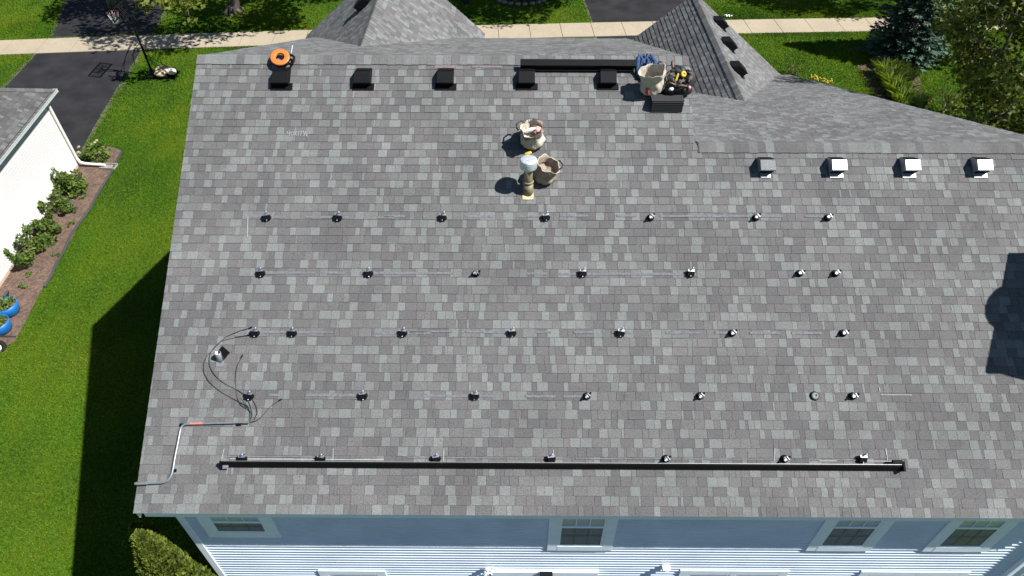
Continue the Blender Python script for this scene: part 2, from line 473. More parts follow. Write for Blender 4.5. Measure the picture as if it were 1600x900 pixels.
# ------------------------------------------------------------------ lawns: blades of grass
FWn, RTn, UPn = (np.array(a) for a in (FW, RT, UP))
def visible(x, y, z=0.03, pad=60):
    d = np.stack([x, y, np.full_like(x, z - CAMZ)], 1)
    zz = d @ FWn
    u = 800 + FPX * (d @ RTn) / zz; v = 450 - FPX * (d @ UPn) / zz
    return (zz > 0) & (u > -pad) & (u < 1600 + pad) & (v > -pad) & (v < 900 + pad)
def grass(x0, x1, y0, y1, dens, h, wd, name='grass'):
    n = int((x1 - x0) * (y1 - y0) * dens)
    x = nrng.uniform(x0, x1, n); y = nrng.uniform(y0, y1, n)
    keep = visible(x, y)
    for p in (ndrive, napron, odrive, oapron, bed): keep &= ~in_poly(x, y, p)
    wy = 32.2 + .062 * x - .00065 * x * x
    keep &= ~((y > wy + .02) & (y < wy + WALK_W - .02))
    keep &= ~((x > -5.4) & (x < 9.2) & (y > 5.2) & (y < 22.5))
    keep &= ~((x < -16.0) & (y < 21.4))
    keep &= ~((x > -6.2) & (y < 4.95))
    x, y = x[keep], y[keep]; n = len(x)
    f = np.sin(x * .9 + 1.3 * np.sin(y * .55)) + np.sin(y * 1.1 + 1.7 * np.sin(x * .4)) + .6 * np.sin(x * 2.3 - y * 1.9) + .45 * np.sin(x * 5.5 + .8 * np.sin(y * .7) + y * .9) + nrng.normal(0, .85, n)
    mi = np.where(f > .55, 1, np.where(f < -1.3, 2, 0))
    hh = h * nrng.uniform(.5, 1.3, n)
    a = nrng.uniform(0, 2 * np.pi, n)
    wx, wy_ = np.cos(a) * wd, np.sin(a) * wd
    lx, ly = nrng.normal(0, .45, n) * hh, nrng.normal(0, .45, n) * hh
    v = np.stack([np.stack([x - wx, y - wy_, np.zeros(n)], 1), np.stack([x + wx, y + wy_, np.zeros(n)], 1), np.stack([x + lx, y + ly, hh], 1)], 1)
    o = np_mesh(name, v, 3, [M['g1'], M['g2'], M['g3']], mi)
    tag(o, kind='stuff')
    return o
tag(grass(-17.0, -5.0, 5.0, 24, 1350, .055, .0105), 'short mown green grass of the side lawn', 'grass', kind='stuff')
tag(grass(-30, -5.0, 24, 34, 750, .065, .0145), 'mown grass beside the left drive', 'grass', kind='stuff')
tag(grass(8.5, 30, 20, 36, 700, .065, .015), 'mown grass of the front lawn at right', 'grass', kind='stuff')
tag(grass(-32, 30, 32.5, 42, 450, .07, .017), 'grass verge beyond the sidewalk', 'grass', kind='stuff')

# ------------------------------------------------------------------ the house
house = thing('house', 'white sided house under a large grey shingle roof with mounting feet', 'house', (0, 5.2, 0))
HP = Vector((0, 5.2, 0))
def hp(name, mb, m, parent=None, bevel=0, label=None):
    """a part of the house given in world coordinates"""
    if parent is None: parent = house
    mb.v = [tuple(Vector(p) - HP) for p in mb.v]
    o = mb.build(name, m, parent, bevel)
    if label: o['label'] = label
    return o

EXP = .1429
TABMESH = {}
class Face:
    """a shingled roof plane: origin on its eave, S along the eave, T up the slope"""
    thick = .0075
    def __init__(self, O, S, T, poly=None, lo=None, hi=None, tmax=None):
        self.O, self.S, self.T = Vector(O), Vector(S).normalized(), Vector(T).normalized()
        self.N = self.S.cross(self.T)
        if poly is not None:
            self.poly = [((Vector(p) - self.O).dot(self.S), (Vector(p) - self.O).dot(self.T)) for p in poly]
            self.tmin = min(p[1] for p in self.poly); self.tmax = max(p[1] for p in self.poly)
            self.lo = lambda t: self._iv(t)[0]; self.hi = lambda t: self._iv(t)[1]
        else:
            self.lo, self.hi, self.tmin, self.tmax = lo, hi, 0.0, tmax
    def _iv(self, t):
        t = min(max(t, self.tmin + 1e-4), self.tmax - 1e-4)
        xs = []
        k = len(self.poly)
        for i in range(k):
            (a, b), (c, d) = self.poly[i], self.poly[(i + 1) % k]
            if (b - t) * (d - t) <= 0 and abs(d - b) > 1e-9: xs.append(a + (c - a) * (t - b) / (d - b))
        return (min(xs), max(xs)) if xs else (0, 0)
    def P(self, s, t, n=0): return self.O + self.S * s + self.T * t + self.N * n
    def tabs(self, rng, wmin=.10, wmax=.30):
        out, t, c = [], self.tmin, 0
        while t < self.tmax - .02:
            t1 = min(t + EXP * 1.06, self.tmax)
            s, end = min(self.lo(t), self.lo(t1)), max(self.hi(t), self.hi(t1))
            s -= rng.uniform(0, .2)
            prev = None
            while s < end:
                w = rng.choice((.08, .10, .13, .14, .16, .17, .19, .21, .24, .28)) if rng.random() > .07 else .04
                sh = rng.choices(range(7), SHW)[0]
                if sh in (4, 5): w = min(w, rng.choice((.10, .14, .16, .18, .20)))
                if sh == prev and sh >= 4: sh = rng.randrange(4)
                prev = sh
                up = .004 if sh >= 3 else rng.choice((0., .0, .004))
                out.append((s, s + w - .004, t, t1, sh, up, c)); s += w
            t += EXP; c += 1
        return out
    def add_tab(self, mb, tb):
        s0, s1, t0, t1, sh, up, c = tb
        a0, a1 = max(s0, self.lo(t0)), min(s1, self.hi(t0))
        b0, b1 = max(s0, self.lo(t1)), min(s1, self.hi(t1))
        if a1 - a0 < .004 and b1 - b0 < .004: return
        if a1 < a0: a0 = a1 = (a0 + a1) / 2
        if b1 < b0: b0 = b1 = (b0 + b1) / 2
        h0, h1 = self.thick + up, .002
        q = [self.P(a0, t0), self.P(a1, t0), self.P(b1, t1), self.P(b0, t1)]
        h = [self.P(a0, t0, h0), self.P(a1, t0, h0), self.P(b1, t1, h1), self.P(b0, t1, h1)]
        mb.hexa(q, h, sh)

def shingle_face(face, parent, origin, mats, rng, n_single=0, near=None):
    tabs = face.tabs(rng)
    single = []
    if n_single:
        def full(tb): return tb[0] >= max(face.lo(tb[2]), face.lo(tb[3])) and tb[1] <= min(face.hi(tb[2]), face.hi(tb[3])) and tb[1] - tb[0] > .05
        cand = [tb for tb in tabs if full(tb)]
        cand.sort(key=lambda tb: near(face.P((tb[0] + tb[1]) / 2, tb[2])) / math.sqrt(tb[1] - tb[0]))
        single = cand[:n_single]
    ss = set(id(t) for t in single)
    mb = MB()
    for tb in tabs:
        if id(tb) not in ss: face.add_tab(mb, tb)
    mb.v = [tuple(Vector(p) - origin) for p in mb.v]
    if mb.f:
        o = mb.build('shingle_field' if single else 'shingle_cover', mats, parent); tag(o, kind='stuff')
    R3 = Matrix((face.S, face.T, face.N)).transposed()
    for tb in single:
        w = round(tb[1] - tb[0], 3)
        key = (w, tb[4], tb[5], mats[0].name)
        if key not in TABMESH:
            b = MB().hexa([(-w / 2, 0, 0), (w / 2, 0, 0), (w / 2, EXP * 1.06, 0), (-w / 2, EXP * 1.06, 0)],
                          [(-w / 2, 0, .010 + tb[5]), (w / 2, 0, .010 + tb[5]), (w / 2, EXP * 1.06, .002), (-w / 2, EXP * 1.06, .002)])
            TABMESH[key] = b.mesh('shingle', mats[tb[4]])
        o = link('shingle', TABMESH[key], parent)
        o.location = face.P((tb[0] + tb[1]) / 2, tb[2]) - origin
        o.rotation_euler = R3.to_euler()

def slab(pts, th, n):
    """deck under a roof plane"""
    n = Vector(n); k = len(pts)
    top = [Vector(p) - n * .004 for p in pts]; bot = [Vector(p) - n * th for p in pts]
    b = MB(); b.add(top + bot, [tuple(range(k)), tuple(range(2 * k - 1, k - 1, -1))] + [(i, i + k, (i + 1) % k + k, (i + 1) % k) for i in range(k)])
    return b

XL, XS, XR = -5.73, 3.10, 9.46
TU, TL = 7.83, 6.13
rngs = random.Random(3)
def camdist(p): 
    d = (Vector(p) - CAM); zz = d.dot(FW); u = 800 + FPX * d.dot(RT) / zz
    return d.length + (100 if (u > 1600 or u < 0) else 0)
# front roof plane
front = Face(RO, (1, 0, 0), RT_, lo=lambda t: XL, hi=lambda t: XR if t < TL else XS, tmax=TU)
deck = slab([roof_pt(XL + .01, .01), roof_pt(XR - .01, .01), roof_pt(XR - .01, TL), roof_pt(XS - .01, TL), roof_pt(XS - .01, TU), roof_pt(XL + .01, TU)], .12, RN)
roof = hp('roof', deck, M['deck'])
shingle_face(front, roof, HP, SH, rngs, 300, camdist)
# back planes (they fall away towards the street)
BM = math.atan(.41)
RU, RL = roof_pt(0, TU), roof_pt(0, TL)
def back_pt(x, y, ridge): return Vector((x, y, ridge.z - .41 * (y - ridge.y)))
bn = Vector((0, math.sin(BM), math.cos(BM)))
YB = 18.5
pu = [back_pt(XS, YB, RU), back_pt(XL, YB, RU), back_pt(XL, RU.y, RU), back_pt(XS, RU.y, RU)]
roof2 = hp('roof', slab(pu, .12, bn), M['deck'])
shingle_face(Face(pu[0], (-1, 0, 0), (0, -math.cos(BM), math.sin(BM)), pu), roof2, HP, SH, rngs)
YB2 = 22.0
pl = [back_pt(XR, YB2, RL), back_pt(XS, YB2, RL), back_pt(XS, RL.y, RL), back_pt(XR, RL.y, RL)]
roof3 = hp('roof', slab(pl, .12, bn), M['deck'])
shingle_face(Face(pl[0], (-1, 0, 0), (0, -math.cos(BM), math.sin(BM)), pl), roof3, HP, SH, rngs)
# cross gables over the street front
def cross_gable(xr, zr, hl, hr, y0, y1, mm):
    faces = []
    for sgn, half, m in ((-1, hl, mm[0]), (1, hr, mm[1])):
        a = math.atan(m)
        ze = zr - m * half; xe = xr + sgn * half
        p = [(xe, y1, ze), (xe, y0, ze), (xr, y0, zr), (xr, y1, zr)]
        n = Vector((sgn * math.sin(a), 0, math.cos(a)))
        r = hp('roof', slab(p, .12, n), M['deck'])
        T = (-sgn * math.cos(a), 0, math.sin(a))
        S = (0, -1, 0) if sgn < 0 else (0, 1, 0)
        Oo = p[0] if sgn < 0 else p[1]
        fc = Face(Oo, S, T, p); fc.thick = .0125
        shingle_face(fc, r, HP, SH, rngs)
        faces.append(r)
    return faces
GX1, GZ1, GM1, GY1 = -3.44, 7.96, .93, 20.3
g1 = cross_gable(GX1, GZ1, 2.95, 2.48, 13.9, GY1, (.80, GM1))
GX2, GZ2, GM2, GY2 = 5.74, 6.12, .80, 22.25
g2 = cross_gable(GX2, GZ2, 2.62, 3.70, 14.8, GY2, (.85, GM2))

# ridge caps: one bent piece after the other
def ridge_caps(parent, p0, d, L, na, nb, half, rng):
    d = Vector(d).normalized(); p0 = Vector(p0)
    ta = d.cross(Vector(na)); ta = ta if ta.z < 0 else -ta
    tb = d.cross(Vector(nb)); tb = tb if tb.z < 0 else -tb
    ta.normalize(); tb.normalize()
    k = 0; x = 0.0
    up = Vector((0, 0, 1))
    while x < L - .02:
        w = EXP; x1 = min(x + w * 1.25, L)
        h0, h1 = .024, .016
        sh = rng.choices(range(7), [.10, .10, .2, .22, .14, .16, .08])[0]
        b = MB()
        A0, A1 = p0 + d * x, p0 + d * x1
        ed = rng.uniform(-.006, .006)
        pts = []
        for A, h in ((A0, h0), (A1, h1)):
            top = [A + ta * (half + ed) + Vector(na) * h, A + ta * .02 + up * (h + .004), A + tb * .02 + up * (h + .004), A + tb * (half + ed) + Vector(nb) * h]
            bot = [A + ta * (half + ed) + Vector(na) * .008, A + up * .004, A + up * .004, A + tb * (half + ed) + Vector(nb) * .008]
            pts += top + bot
        fs = [(0, 8, 9, 1), (1, 9, 10, 2), (2, 10, 11, 3), (0, 4, 12, 8), (3, 11, 15, 7), (0, 1, 5, 4), (1, 2, 5), (2, 3, 7, 5), (8, 12, 13, 9), (9, 13, 10), (10, 13, 15, 11)]
        b.add(pts, fs, 0)
        b.v = [tuple(Vector(p) - HP) for p in b.v]
        b.build('ridge_cap', SH[sh], parent)
        x += w; k += 1
ridge_caps(roof, (XL, RU.y, RU.z), (1, 0, 0), XS - XL, RN, bn, .17, rngs)
ridge_caps(roof, (XR, RL.y, RL.z), (-1, 0, 0), XR - XS - .05, RN, bn, .17, rngs)
def gn(m, s): a = math.atan(m); return Vector((s * math.sin(a), 0, math.cos(a)))
ridge_caps(g1[0], (GX1, 14.35, GZ1), (0, 1, 0), GY1 - 14.35, gn(GM1, -1), gn(GM1, 1), .15, rngs)
ridge_caps(g2[0], (GX2, 15.3, GZ2), (0, 1, 0), GY2 - 15.3, gn(GM2, -1), gn(GM2, 1), .15, rngs)

# walls
W0 = 5.2
def uz(y, ridge): return ridge.z - .41 * (y - ridge.y) - .16
fz = lambda y: 5.2 + (y - 4.87) * math.tan(SLOPE) - .16
body = MB().prism([(W0, 0), (W0, fz(W0)), (RU.y, RU.z - .16), (18.2, uz(18.2, RU)), (18.2, 0)], -5.42, XS - .02)
wall = hp('wall', body, M['white'])
body2 = MB().prism([(W0 + .001, 0), (W0 + .001, fz(W0)), (RL.y, RL.z - .16), (21.6, uz(21.6, RL)), (21.6, 0)], XS - .02, 9.2)
wall2 = hp('wall', body2, M['white'])
def gable_wall(xr, zr, hl, hr, m, y1):
    return MB().prism([(xr - hl + .3, 0), (xr - hl + .3, zr - m * (hl - .3) - .17), (xr, zr - .17), (xr + hr - .3, zr - m * (hr - .3) - .17), (xr + hr - .3, 0)], 16.5, y1 - .3, axis='y')
hp('wall', gable_wall(GX1, GZ1, 2.9, 2.48, GM1, GY1), M['white'])
hp('wall', gable_wall(GX2, GZ2, 2.62, 3.70, GM2, GY2), M['white'])

# windows in the street-away wall: (x0, x1, z0, z1) of the opening
TRIM = .17
WIN = [(-4.95, -4.08, 3.95, 4.66), (.74, 1.51, 3.52, 4.86), (5.17, 5.94, 3.56, 4.90), (7.16, 7.93, 3.56, 4.90)]
LOW = [(-3.40, -2.51, .95, 2.28), (-.24, 1.36, .05, 2.34), (3.18, 3.94, .95, 2.38), (4.05, 4.81, .95, 2.38), (6.44, 7.20, .95, 2.38), (7.31, 8.07, .95, 2.38)]
BLK = [(a - TRIM, b + TRIM, c - TRIM, d + TRIM) for a, b, c, d in WIN] + \
      [(-3.57, -2.34, .78, 2.45), (-.41, 1.53, 0, 2.53), (3.01, 4.98, .78, 2.55), (6.27, 8.24, .78, 2.55)]
E = .1016
prof = [(0, 0), (-.0135, 0), (-.0205, .046), (-.007, .062), (-.005, E), (0, E)]
z = .12; row = 0
while z < 5.02:
    free = [(-5.33, 8.85)]
    for a, b, c, d in BLK:
        if c < z + E * .6 and d > z + E * .3:
            nf = []
            for x0, x1 in free:
                if b <= x0 or a >= x1: nf.append((x0, x1)); continue
                if a > x0: nf.append((x0, a))
                if b < x1: nf.append((b, x1))
            free = nf
    off = rnd.uniform(0, 3.6)
    for x0, x1 in free:
        cuts = [x0]; x = math.floor((x0 - off) / 3.6) * 3.6 + off + 3.6
        while x < x1 - .3:
            if x > cuts[-1] + .3: cuts.append(x)
            x += 3.6
        cuts.append(x1)
        for i in range(len(cuts) - 1):
            dy = .0012 * (i % 2)
            b = MB().prism([(W0 + y - dy, z + zz) for y, zz in prof], cuts[i], cuts[i + 1] + (.02 if i < len(cuts) - 2 else 0))
            hp('siding_board', b, M['white'], wall)
    z += E; row += 1
# corner boards and the downspout at the far right corner
hp('corner_board', MB().box(-5.45, -5.33, W0 - .03, W0 + .10, .05, 5.02), M['trim'], wall, .004)
hp('corner_board', MB().box(8.85, 9.22, W0 - .028, W0 + .10, .05, 5.02), M['trim'], wall, .004)
dsp = MB().tube([(9.02, 4.98, 5.08), (9.02, 5.0, 4.95), (9.02, 5.08, 4.78), (9.02, 5.11, 4.6), (9.02, 5.11, .15)], .047, 8)
hp('downspout', dsp, M['gutter'])
# fascia, gutter and soffit along the eave
gx0, gx1 = -5.62, 9.40
hp('fascia', MB().box(gx0, gx1, 4.985, 5.01, 5.0, 5.16), M['gutter'])
gut = MB().prism([(4.985, 5.16), (4.975, 5.16), (4.975, 5.04), (4.93, 5.035), (4.922, 5.10), (4.912, 5.16), (4.906, 5.16), (4.908, 5.10), (4.903, 5.03), (4.914, 5.018), (4.985, 5.018)], gx0, gx1)
hp('gutter', gut, M['gutter'])
hp('soffit', MB().box(gx0, gx1, 5.01, 5.2, 5.0, 5.02), M['trim'])
# rake boards on both gable ends and the step
def rake(x0, x1, pts, ridge):
    b = MB()
    for (a, c) in zip(pts[:-1], pts[1:]):
        q = [Vector((x0, a[0], a[1] - .20)), Vector((x1, a[0], a[1] - .20)), Vector((x1, c[0], c[1] - .20)), Vector((x0, c[0], c[1] - .20))]
        h = [p + Vector((0, 0, .185)) for p in q]
        b.hexa(q, h)
    return b
fr = lambda t: (roof_pt(0, t).y, roof_pt(0, t).z)
hp('rake_board', rake(XL + .012, XL + .035, [fr(.03), fr(TU), (YB - .05, back_pt(0, YB - .05, RU).z)], RU), M['trim'])
hp('rake_board', rake(XR - .035, XR - .012, [fr(.03), fr(TL), (YB2 - .05, back_pt(0, YB2 - .05, RL).z)], RL), M['trim'])
hp('rake_board', rake(XS - .035, XS - .014, [fr(TL + .05), fr(TU), (YB - .05, back_pt(0, YB - .05, RU).z)], RU), M['trim'])

def window(x0, x1, z0, z1, tl=None, tr=None, cols=3, split=.52, blind=True, screen=True, sash=True):
    """one sash window: surround > frames, panes, bars"""
    t = TRIM; tl = t if tl is None else tl; tr = t if tr is None else tr
    w = MB()
    yo = W0 - .036
    w.box(x0 - tl, x0, yo, W0, z0 - t, z1 + t); w.box(x1, x1 + tr, yo, W0, z0 - t, z1 + t)
    w.box(x0, x1, yo, W0, z1, z1 + t); w.box(x0 - .0, x1 + .0, yo - .003, W0, z0 - t, z0)
    o = hp('window', w, M['trim'], None, .004)
    f = MB()
    fy0, fy1 = W0 - .030, W0 - .004
    zm = z0 + (z1 - z0) * split
    s = .045
    f.box(x0, x0 + s, fy0, fy1, z0, z1); f.box(x1 - s, x1, fy0, fy1, z0, z1)
    f.box(x0 + s, x1 - s, fy0, fy1, z1 - s, z1); f.box(x0 + s, x1 - s, fy0, fy1, z0, z0 + s)
    if sash: f.box(x0 + s, x1 - s, fy0 - .006, fy1, zm - .025, zm + .025)
    hp('window_frame', f, M['trim'], o)
    b = MB().box(x0 + s, x1 - s, W0 - .008, W0 - .005, z0 + s, z1 - s)
    if blind:
        b = MB(); zz = z0 + s
        while zz < z1 - s:
            b.box(x0 + s, x1 - s, W0 - .009, W0 - .005, zz, min(zz + .042, z1 - s)); zz += .05
    hp('blind' if blind else 'dark_room_backing', b, M['blind'] if blind else M['room'], o)  # without a blind, a dark sheet is painted as the unlit room
    if not blind: pass
    parts = ((z0 + s, zm - .025), (zm + .025, z1 - s)) if sash else ((z0 + s, z1 - s),)
    for k, (a, c) in enumerate(parts):
        hp('pane', MB().box(x0 + s, x1 - s, W0 - .018, W0 - .014, a, c), M['glass'], o)
        g = MB()
        for i in range(1, cols):
            xx = x0 + s + (x1 - x0 - 2 * s) * i / cols
            g.box(xx - .009, xx + .009, W0 - .0225, W0 - .0185, a, c)
        mid = (a + c) / 2
        g.box(x0 + s, x1 - s, W0 - .0235, W0 - .0195, mid - .009, mid + .009)
        hp('muntin', g, M['trim'] if k == len(parts) - 1 else M['alud'], o)  # lower bars get a greyer colour to imitate dimming behind the screen
        if k == 0 and sash:
            hp('insect_screen', MB().box(x0 + s, x1 - s, W0 - .0275, W0 - .0265, a, c), M['mesh'], o)
    return o
for w in WIN: window(*w)
window(*LOW[0]); window(*LOW[2], None, .0549); window(*LOW[3], .0549); window(*LOW[4], None, .0549); window(*LOW[5], .0549)
# the wide glazed door with its deep head trim
dr = MB()
x0, x1, z0, z1 = LOW[1]
dr.box(x0 - TRIM, x0, W0 - .05, W0, 0, z1); dr.box(x1, x1 + TRIM, W0 - .05, W0, 0, z1); dr.box(x0 - TRIM, x1 + TRIM, W0 - .075, W0, z1, z1 + .19)
dr.box((x0 + x1) / 2 - .04, (x0 + x1) / 2 + .04, W0 - .045, W0, 0, z1)
do = hp('door', dr, M['trim'], None, .005)
hp('pane', MB().box(x0, (x0 + x1) / 2 - .04, W0 - .025, W0 - .015, .1, z1), M['glass'], do)
hp('pane', MB().box((x0 + x1) / 2 + .04, x1, W0 - .025, W0 - .015, .1, z1), M['glass'], do)
hp('dark_room_panel', MB().box(x0, x1, W0 - .008, W0 - .003, .1, z1), M['room'], do)  # dark sheet painted as the unlit room behind the door glass

# chimney at the right-hand gable, its shadow falls on the roof
ch = MB().box(9.25, 10.05, 6.34, 8.16, 0, 8.72)
chim = hp('chimney', ch, M['brickm'], None, .01)
hp('chimney_cap', MB().box(9.23, 10.09, 6.30, 8.20, 8.722, 8.80), M['black'], chim)
T = Matrix.Translation((9.7, 7.25, 8.80))
hp('flue', MB().lathe([(.16, 0), (.16, .35), (.36, .36), (.36, .44), (.2, .52)], 24, 0, T), M['steel'], chim)

# ------------------------------------------------------------------ roof vents
def vent_meshes(w, l, hf, mhood, mdark, mflange, fl):
    hood = MB().prism([(-l / 2, .012), (-l / 2 - .02, hf), (l * .14, hf + .02), (l * .60, .02), (l * .60, .012)], -w / 2, w / 2)
    screen = MB()
    screen.box(-w / 2 + .02, w / 2 - .02, -l / 2 - .012, -l / 2 + .002, .02, hf - .03)
    for k in range(5):
        xx = -w / 2 + .03 + (w - .06) * k / 4
        screen.box(xx - .004, xx + .004, -l / 2 - .017, -l / 2 - .0125, .022, hf - .032)
    lip = MB().box(-w / 2 - .006, w / 2 + .006, -l / 2 - .030, -l / 2 - .021, hf - .025, hf + .004)
    flange = MB().box(-w / 2 - fl, w / 2 + fl, -l / 2 - max(.095, fl * 1.3), -l / 2 + .04, .002, .014)
    back_panel = MB().prism([(l * .14 + .006, hf + .017), (l * .14 + .010, hf + .023), (l * .60 + .006, .026), (l * .60 + .002, .020)], -w / 2 + .012, w / 2 - .012)  # thin dark panel laid over the hood's back slope
    return [('hood', hood.mesh('hood', mhood)), ('screen', screen.mesh('screen', mdark)), ('hood_lip', lip.mesh('hood_lip', mhood)), ('flange', flange.mesh('flange', mflange)), ('back_panel', back_panel.mesh('back_panel', mdark))]
def place_vent(meshes, label, u, v, group, turn=0.0):
    o = on_roof('roof_vent', label, 'roof vent', u, v, group, .012, turn)
    for nme, me in meshes:
        c = link(nme, me, o)
        if nme != 'screen':
            b = c.modifiers.new('bevel', 'BEVEL'); b.width = .006; b.segments = 2
    return o
bm = vent_meshes(.285, .30, .13, M['black'], M['blackp'], M['blackp'], .05)
for lab, u in (('black slant vent carrying the orange tape reel below the ridge', 439), ('black slant vent right of the reel vent, standing clear below the ridge', 566),
               ('black slant vent midway along the ridge, just left of the long black rail', 694), ('black slant vent under the left end of the long black rail', 820),
               ('black slant vent under the right end of the long black rail', 946)):
    place_vent(bm, lab, u + 3, 122.5, 'black vents below the high ridge')
sm = vent_meshes(.255, .25, .16, M['steel'], M['blackp'], M['steel'], -.01)
sm1 = vent_meshes(.255, .25, .16, mat('dull_vent_metal', (.135, .145, .155), .7, .1, var=.3, vscale=45), M['blackp'], M['steel'], -.04)  # first vent's metal is duller and greyer than the other three
for lab, u in (('bare metal slant vent with a dull speckled top, nearest the roof step', 1200), ('bright metal slant vent, second from the roof step below the low ridge', 1310),
               ('bright metal slant vent, third from the roof step below the low ridge', 1423), ('bright metal slant vent, last by the photo edge below the low ridge', 1534)):
    place_vent(sm1 if u == 1200 else sm, lab, u - 6, 260, 'metal vents below the low ridge')
# vents on the cross gables
def gable_vent(x, y, xr, zr, m, sgn, label, group):
    a = math.atan(m)
    z = zr - m * abs(x - xr)
    o = thing('roof_vent', label, 'roof vent', (x + sgn * .02, y, z + .02), (0, 0, 0), group)
    T_ = Vector((-sgn * math.cos(a), 0, math.sin(a))); N_ = Vector((sgn * math.sin(a), 0, math.cos(a))); S_ = T_.cross(N_)
    o.rotation_euler = Matrix((S_, T_, N_)).transposed().to_euler()
    for nme, me in gm:
        link(nme, me, o)
    return o
gm = vent_meshes(.36, .40, .16, M['black'], M['blackp'], M['black'], .03)
def gable_hit(u, v, xr, zr, m, sgn):
    a = math.atan(m)
    q = meet(u, v, (xr, 18, zr), (sgn * math.sin(a), 0, math.cos(a))); return q.x, q.y
for (u, v, lab) in ((1122, 38, 'black vent highest up the right gable roof'), (1135, 71, 'black vent between two others on the right gable roof'), (1149, 110, 'black vent lowest and nearest on the right gable roof')):
    x, y = gable_hit(u, v, GX2, GZ2, GM2, 1)
    gable_vent(x, y, GX2, GZ2, GM2, 1, lab, 'vents on the right gable')
x, y = gable_hit(572, 8, GX1, GZ1, .80, -1)
gable_vent(x, y, GX1, GZ1, .80, -1, 'lone black vent near the ridge of the left gable roof', 'vents on the left gable')

# ------------------------------------------------------------------ pipe vents
s, t = roof_st(825, 300)
p = roof_pt(s, t)
fl = thing('flue_pipe', 'ochre flue pipe with a round galvanised cap standing on the roof', 'flue', p)
MB().lathe([(.075, -.02), (.075, .60)], 20, 0).build('pipe', M['rust'], fl)
MB().lathe([(.088, .20), (.094, .205), (.094, .235), (.088, .24)], 20, 0).build('storm_collar', M['rust'], fl)
MB().lathe([(.085, .50), (.138, .505), (.143, .52), (.143, .64), (.139, .655), (.130, .662), (.06, .666), (.0, .664)], 28).build('cap', mat('crinkled_cap_metal', (.56, .60, .64), .5, .55, var=.22, vscale=22, bump=.5, bscale=26), fl)
b = MB(); Tm = Matrix.Rotation(SLOPE, 4, 'X')
b.box(-.10, .10, -.14, .2, .004, .016, 0, Tm); b.lathe([(.092, -.05), (.087, .19)], 20, 0)
b.build('flashing', M['rust'], fl)
b = MB(); b.box(-.092, .092, -.145, -.03, .0165, .02, 0, Tm); b.build('flashing_apron', mat('rusty_flashing', (.55, .50, .42), .5, .5, var=.2, vscale=12, tint=(.45, .30, .12), v2scale=9), fl)
s, t = roof_st(345, 562)
pv = thing('pipe_vent', 'short grey vent pipe with square metal flashing among black cables', 'vent pipe', roof_pt(s, t), (SLOPE, 0, 0))
MB().box(-.062, .062, -.115, .12, .010, .018).build('flashing', M['steel'], pv)
b = MB(); b.lathe([(.058, -.02), (.050, .06), (.048, .17), (.040, .172), (.040, .03), (0, .03)], 18, 0, VERT @ Matrix.Translation((0, 0, .0)))
b.build('pipe', M['steel'], pv)
MB().box(-.085, .085, -.055, .055, -.004, .004).build('rain_shield', M['blackp'], pv, 0, (.085, .105, .12), (math.radians(5), 0, math.radians(-38)))
link('shield_arm', MB().box(-.008, .008, -.004, .004, 0, .12).mesh('shield_arm', M['blackp']), pv).location = (.085, .105, 0)

# ------------------------------------------------------------------ roof mounts
def dark_mount():
    L = []
    base = MB(); base.lathe([(.0, .012), (.068, .012), (.070, .020), (.060, .034), (.045, .040), (0, .042)], 18, 0, None, True, 1.05, .80)
    L.append(('base', base.mesh('base', M['blackp'])))
    c = MB(); c.box(-.050, .052, .036, .052, .040, .088); c.box(-.050, .052, .018, .036, .082, .088)
    L.append(('clamp', c.mesh('clamp', M['alu'])))
    d = MB(); d.prism([(-.056, .03), (-.050, .058), (.010, .080), (.034, .080), (.034, .03)], -.052, .054); d.box(-.078, -.053, .0, .02, .045, .06)
    L.append(('clamp_body', d.mesh('clamp_body', M['blackp'])))
    k = MB(); k.lathe([(.010, .04), (.010, .125), (.019, .126), (.019, .140), (0, .141)], 10, 0, Matrix.Translation((.02, .062, 0)))
    L.append(('bolt', k.mesh('bolt', M['alud'])))
    n = MB(); n.lathe([(.011, 0), (.011, .012)], 6, 0, Matrix.Translation((0, -.052, .052)) @ Matrix.Rotation(math.radians(90), 4, 'X'))
    L.append(('nut', n.mesh('nut', M['alu'])))
    return L
def bright_mount():
    L = []
    base = MB(); base.lathe([(.0, .012), (.060, .012), (.060, .024), (.040, .032), (0, .034)], 18)
    L.append(('base', base.mesh('base', M['blackp'])))
    c = MB(); c.lathe([(.026, .03), (.024, .065), (.036, .068), (.038, .082), (.030, .088), (.0, .090)], 14)
    L.append(('cap', c.mesh('cap', M['alud'])))
    d = MB(); d.box(-.046, -.004, -.018, .010, .075, .114); d.box(.020, .034, -.040, .026, .04, .108)
    L.append(('clamp', d.mesh('clamp', M['alud'])))
    k = MB(); k.lathe([(.009, .03), (.009, .085), (.017, .086), (.017, .1), (0, .101)], 8, 0, Matrix.Translation((.062, -.006, 0)))
    L.append(('bolt', k.mesh('bolt', M['blackp'])))
    return L
def puck_mount():
    a = MB(); a.lathe([(0, .012), (.058, .012), (.058, .030), (.045, .042), (.015, .044), (.012, .038), (0, .038)], 20)
    b = MB(); b.lathe([(.074, .011), (.070, .02), (0, .021)], 18)
    k = MB(); k.lathe([(.010, .044), (.010, .05), (0, .051)], 8, 0, Matrix.Translation((.026, -.006, 0)))
    return [('puck', a.mesh('puck', mat('dull_zinc_puck', (.15, .155, .165), .65, .2, var=.2, vscale=40))), ('base', b.mesh('base', M['blackp'])), ('bolt', k.mesh('bolt', M['blackp']))]
DM, BMT, PM = dark_mount(), bright_mount(), puck_mount()
ORD = ['first', 'second', 'third', 'fourth', 'fifth', 'sixth', 'seventh']
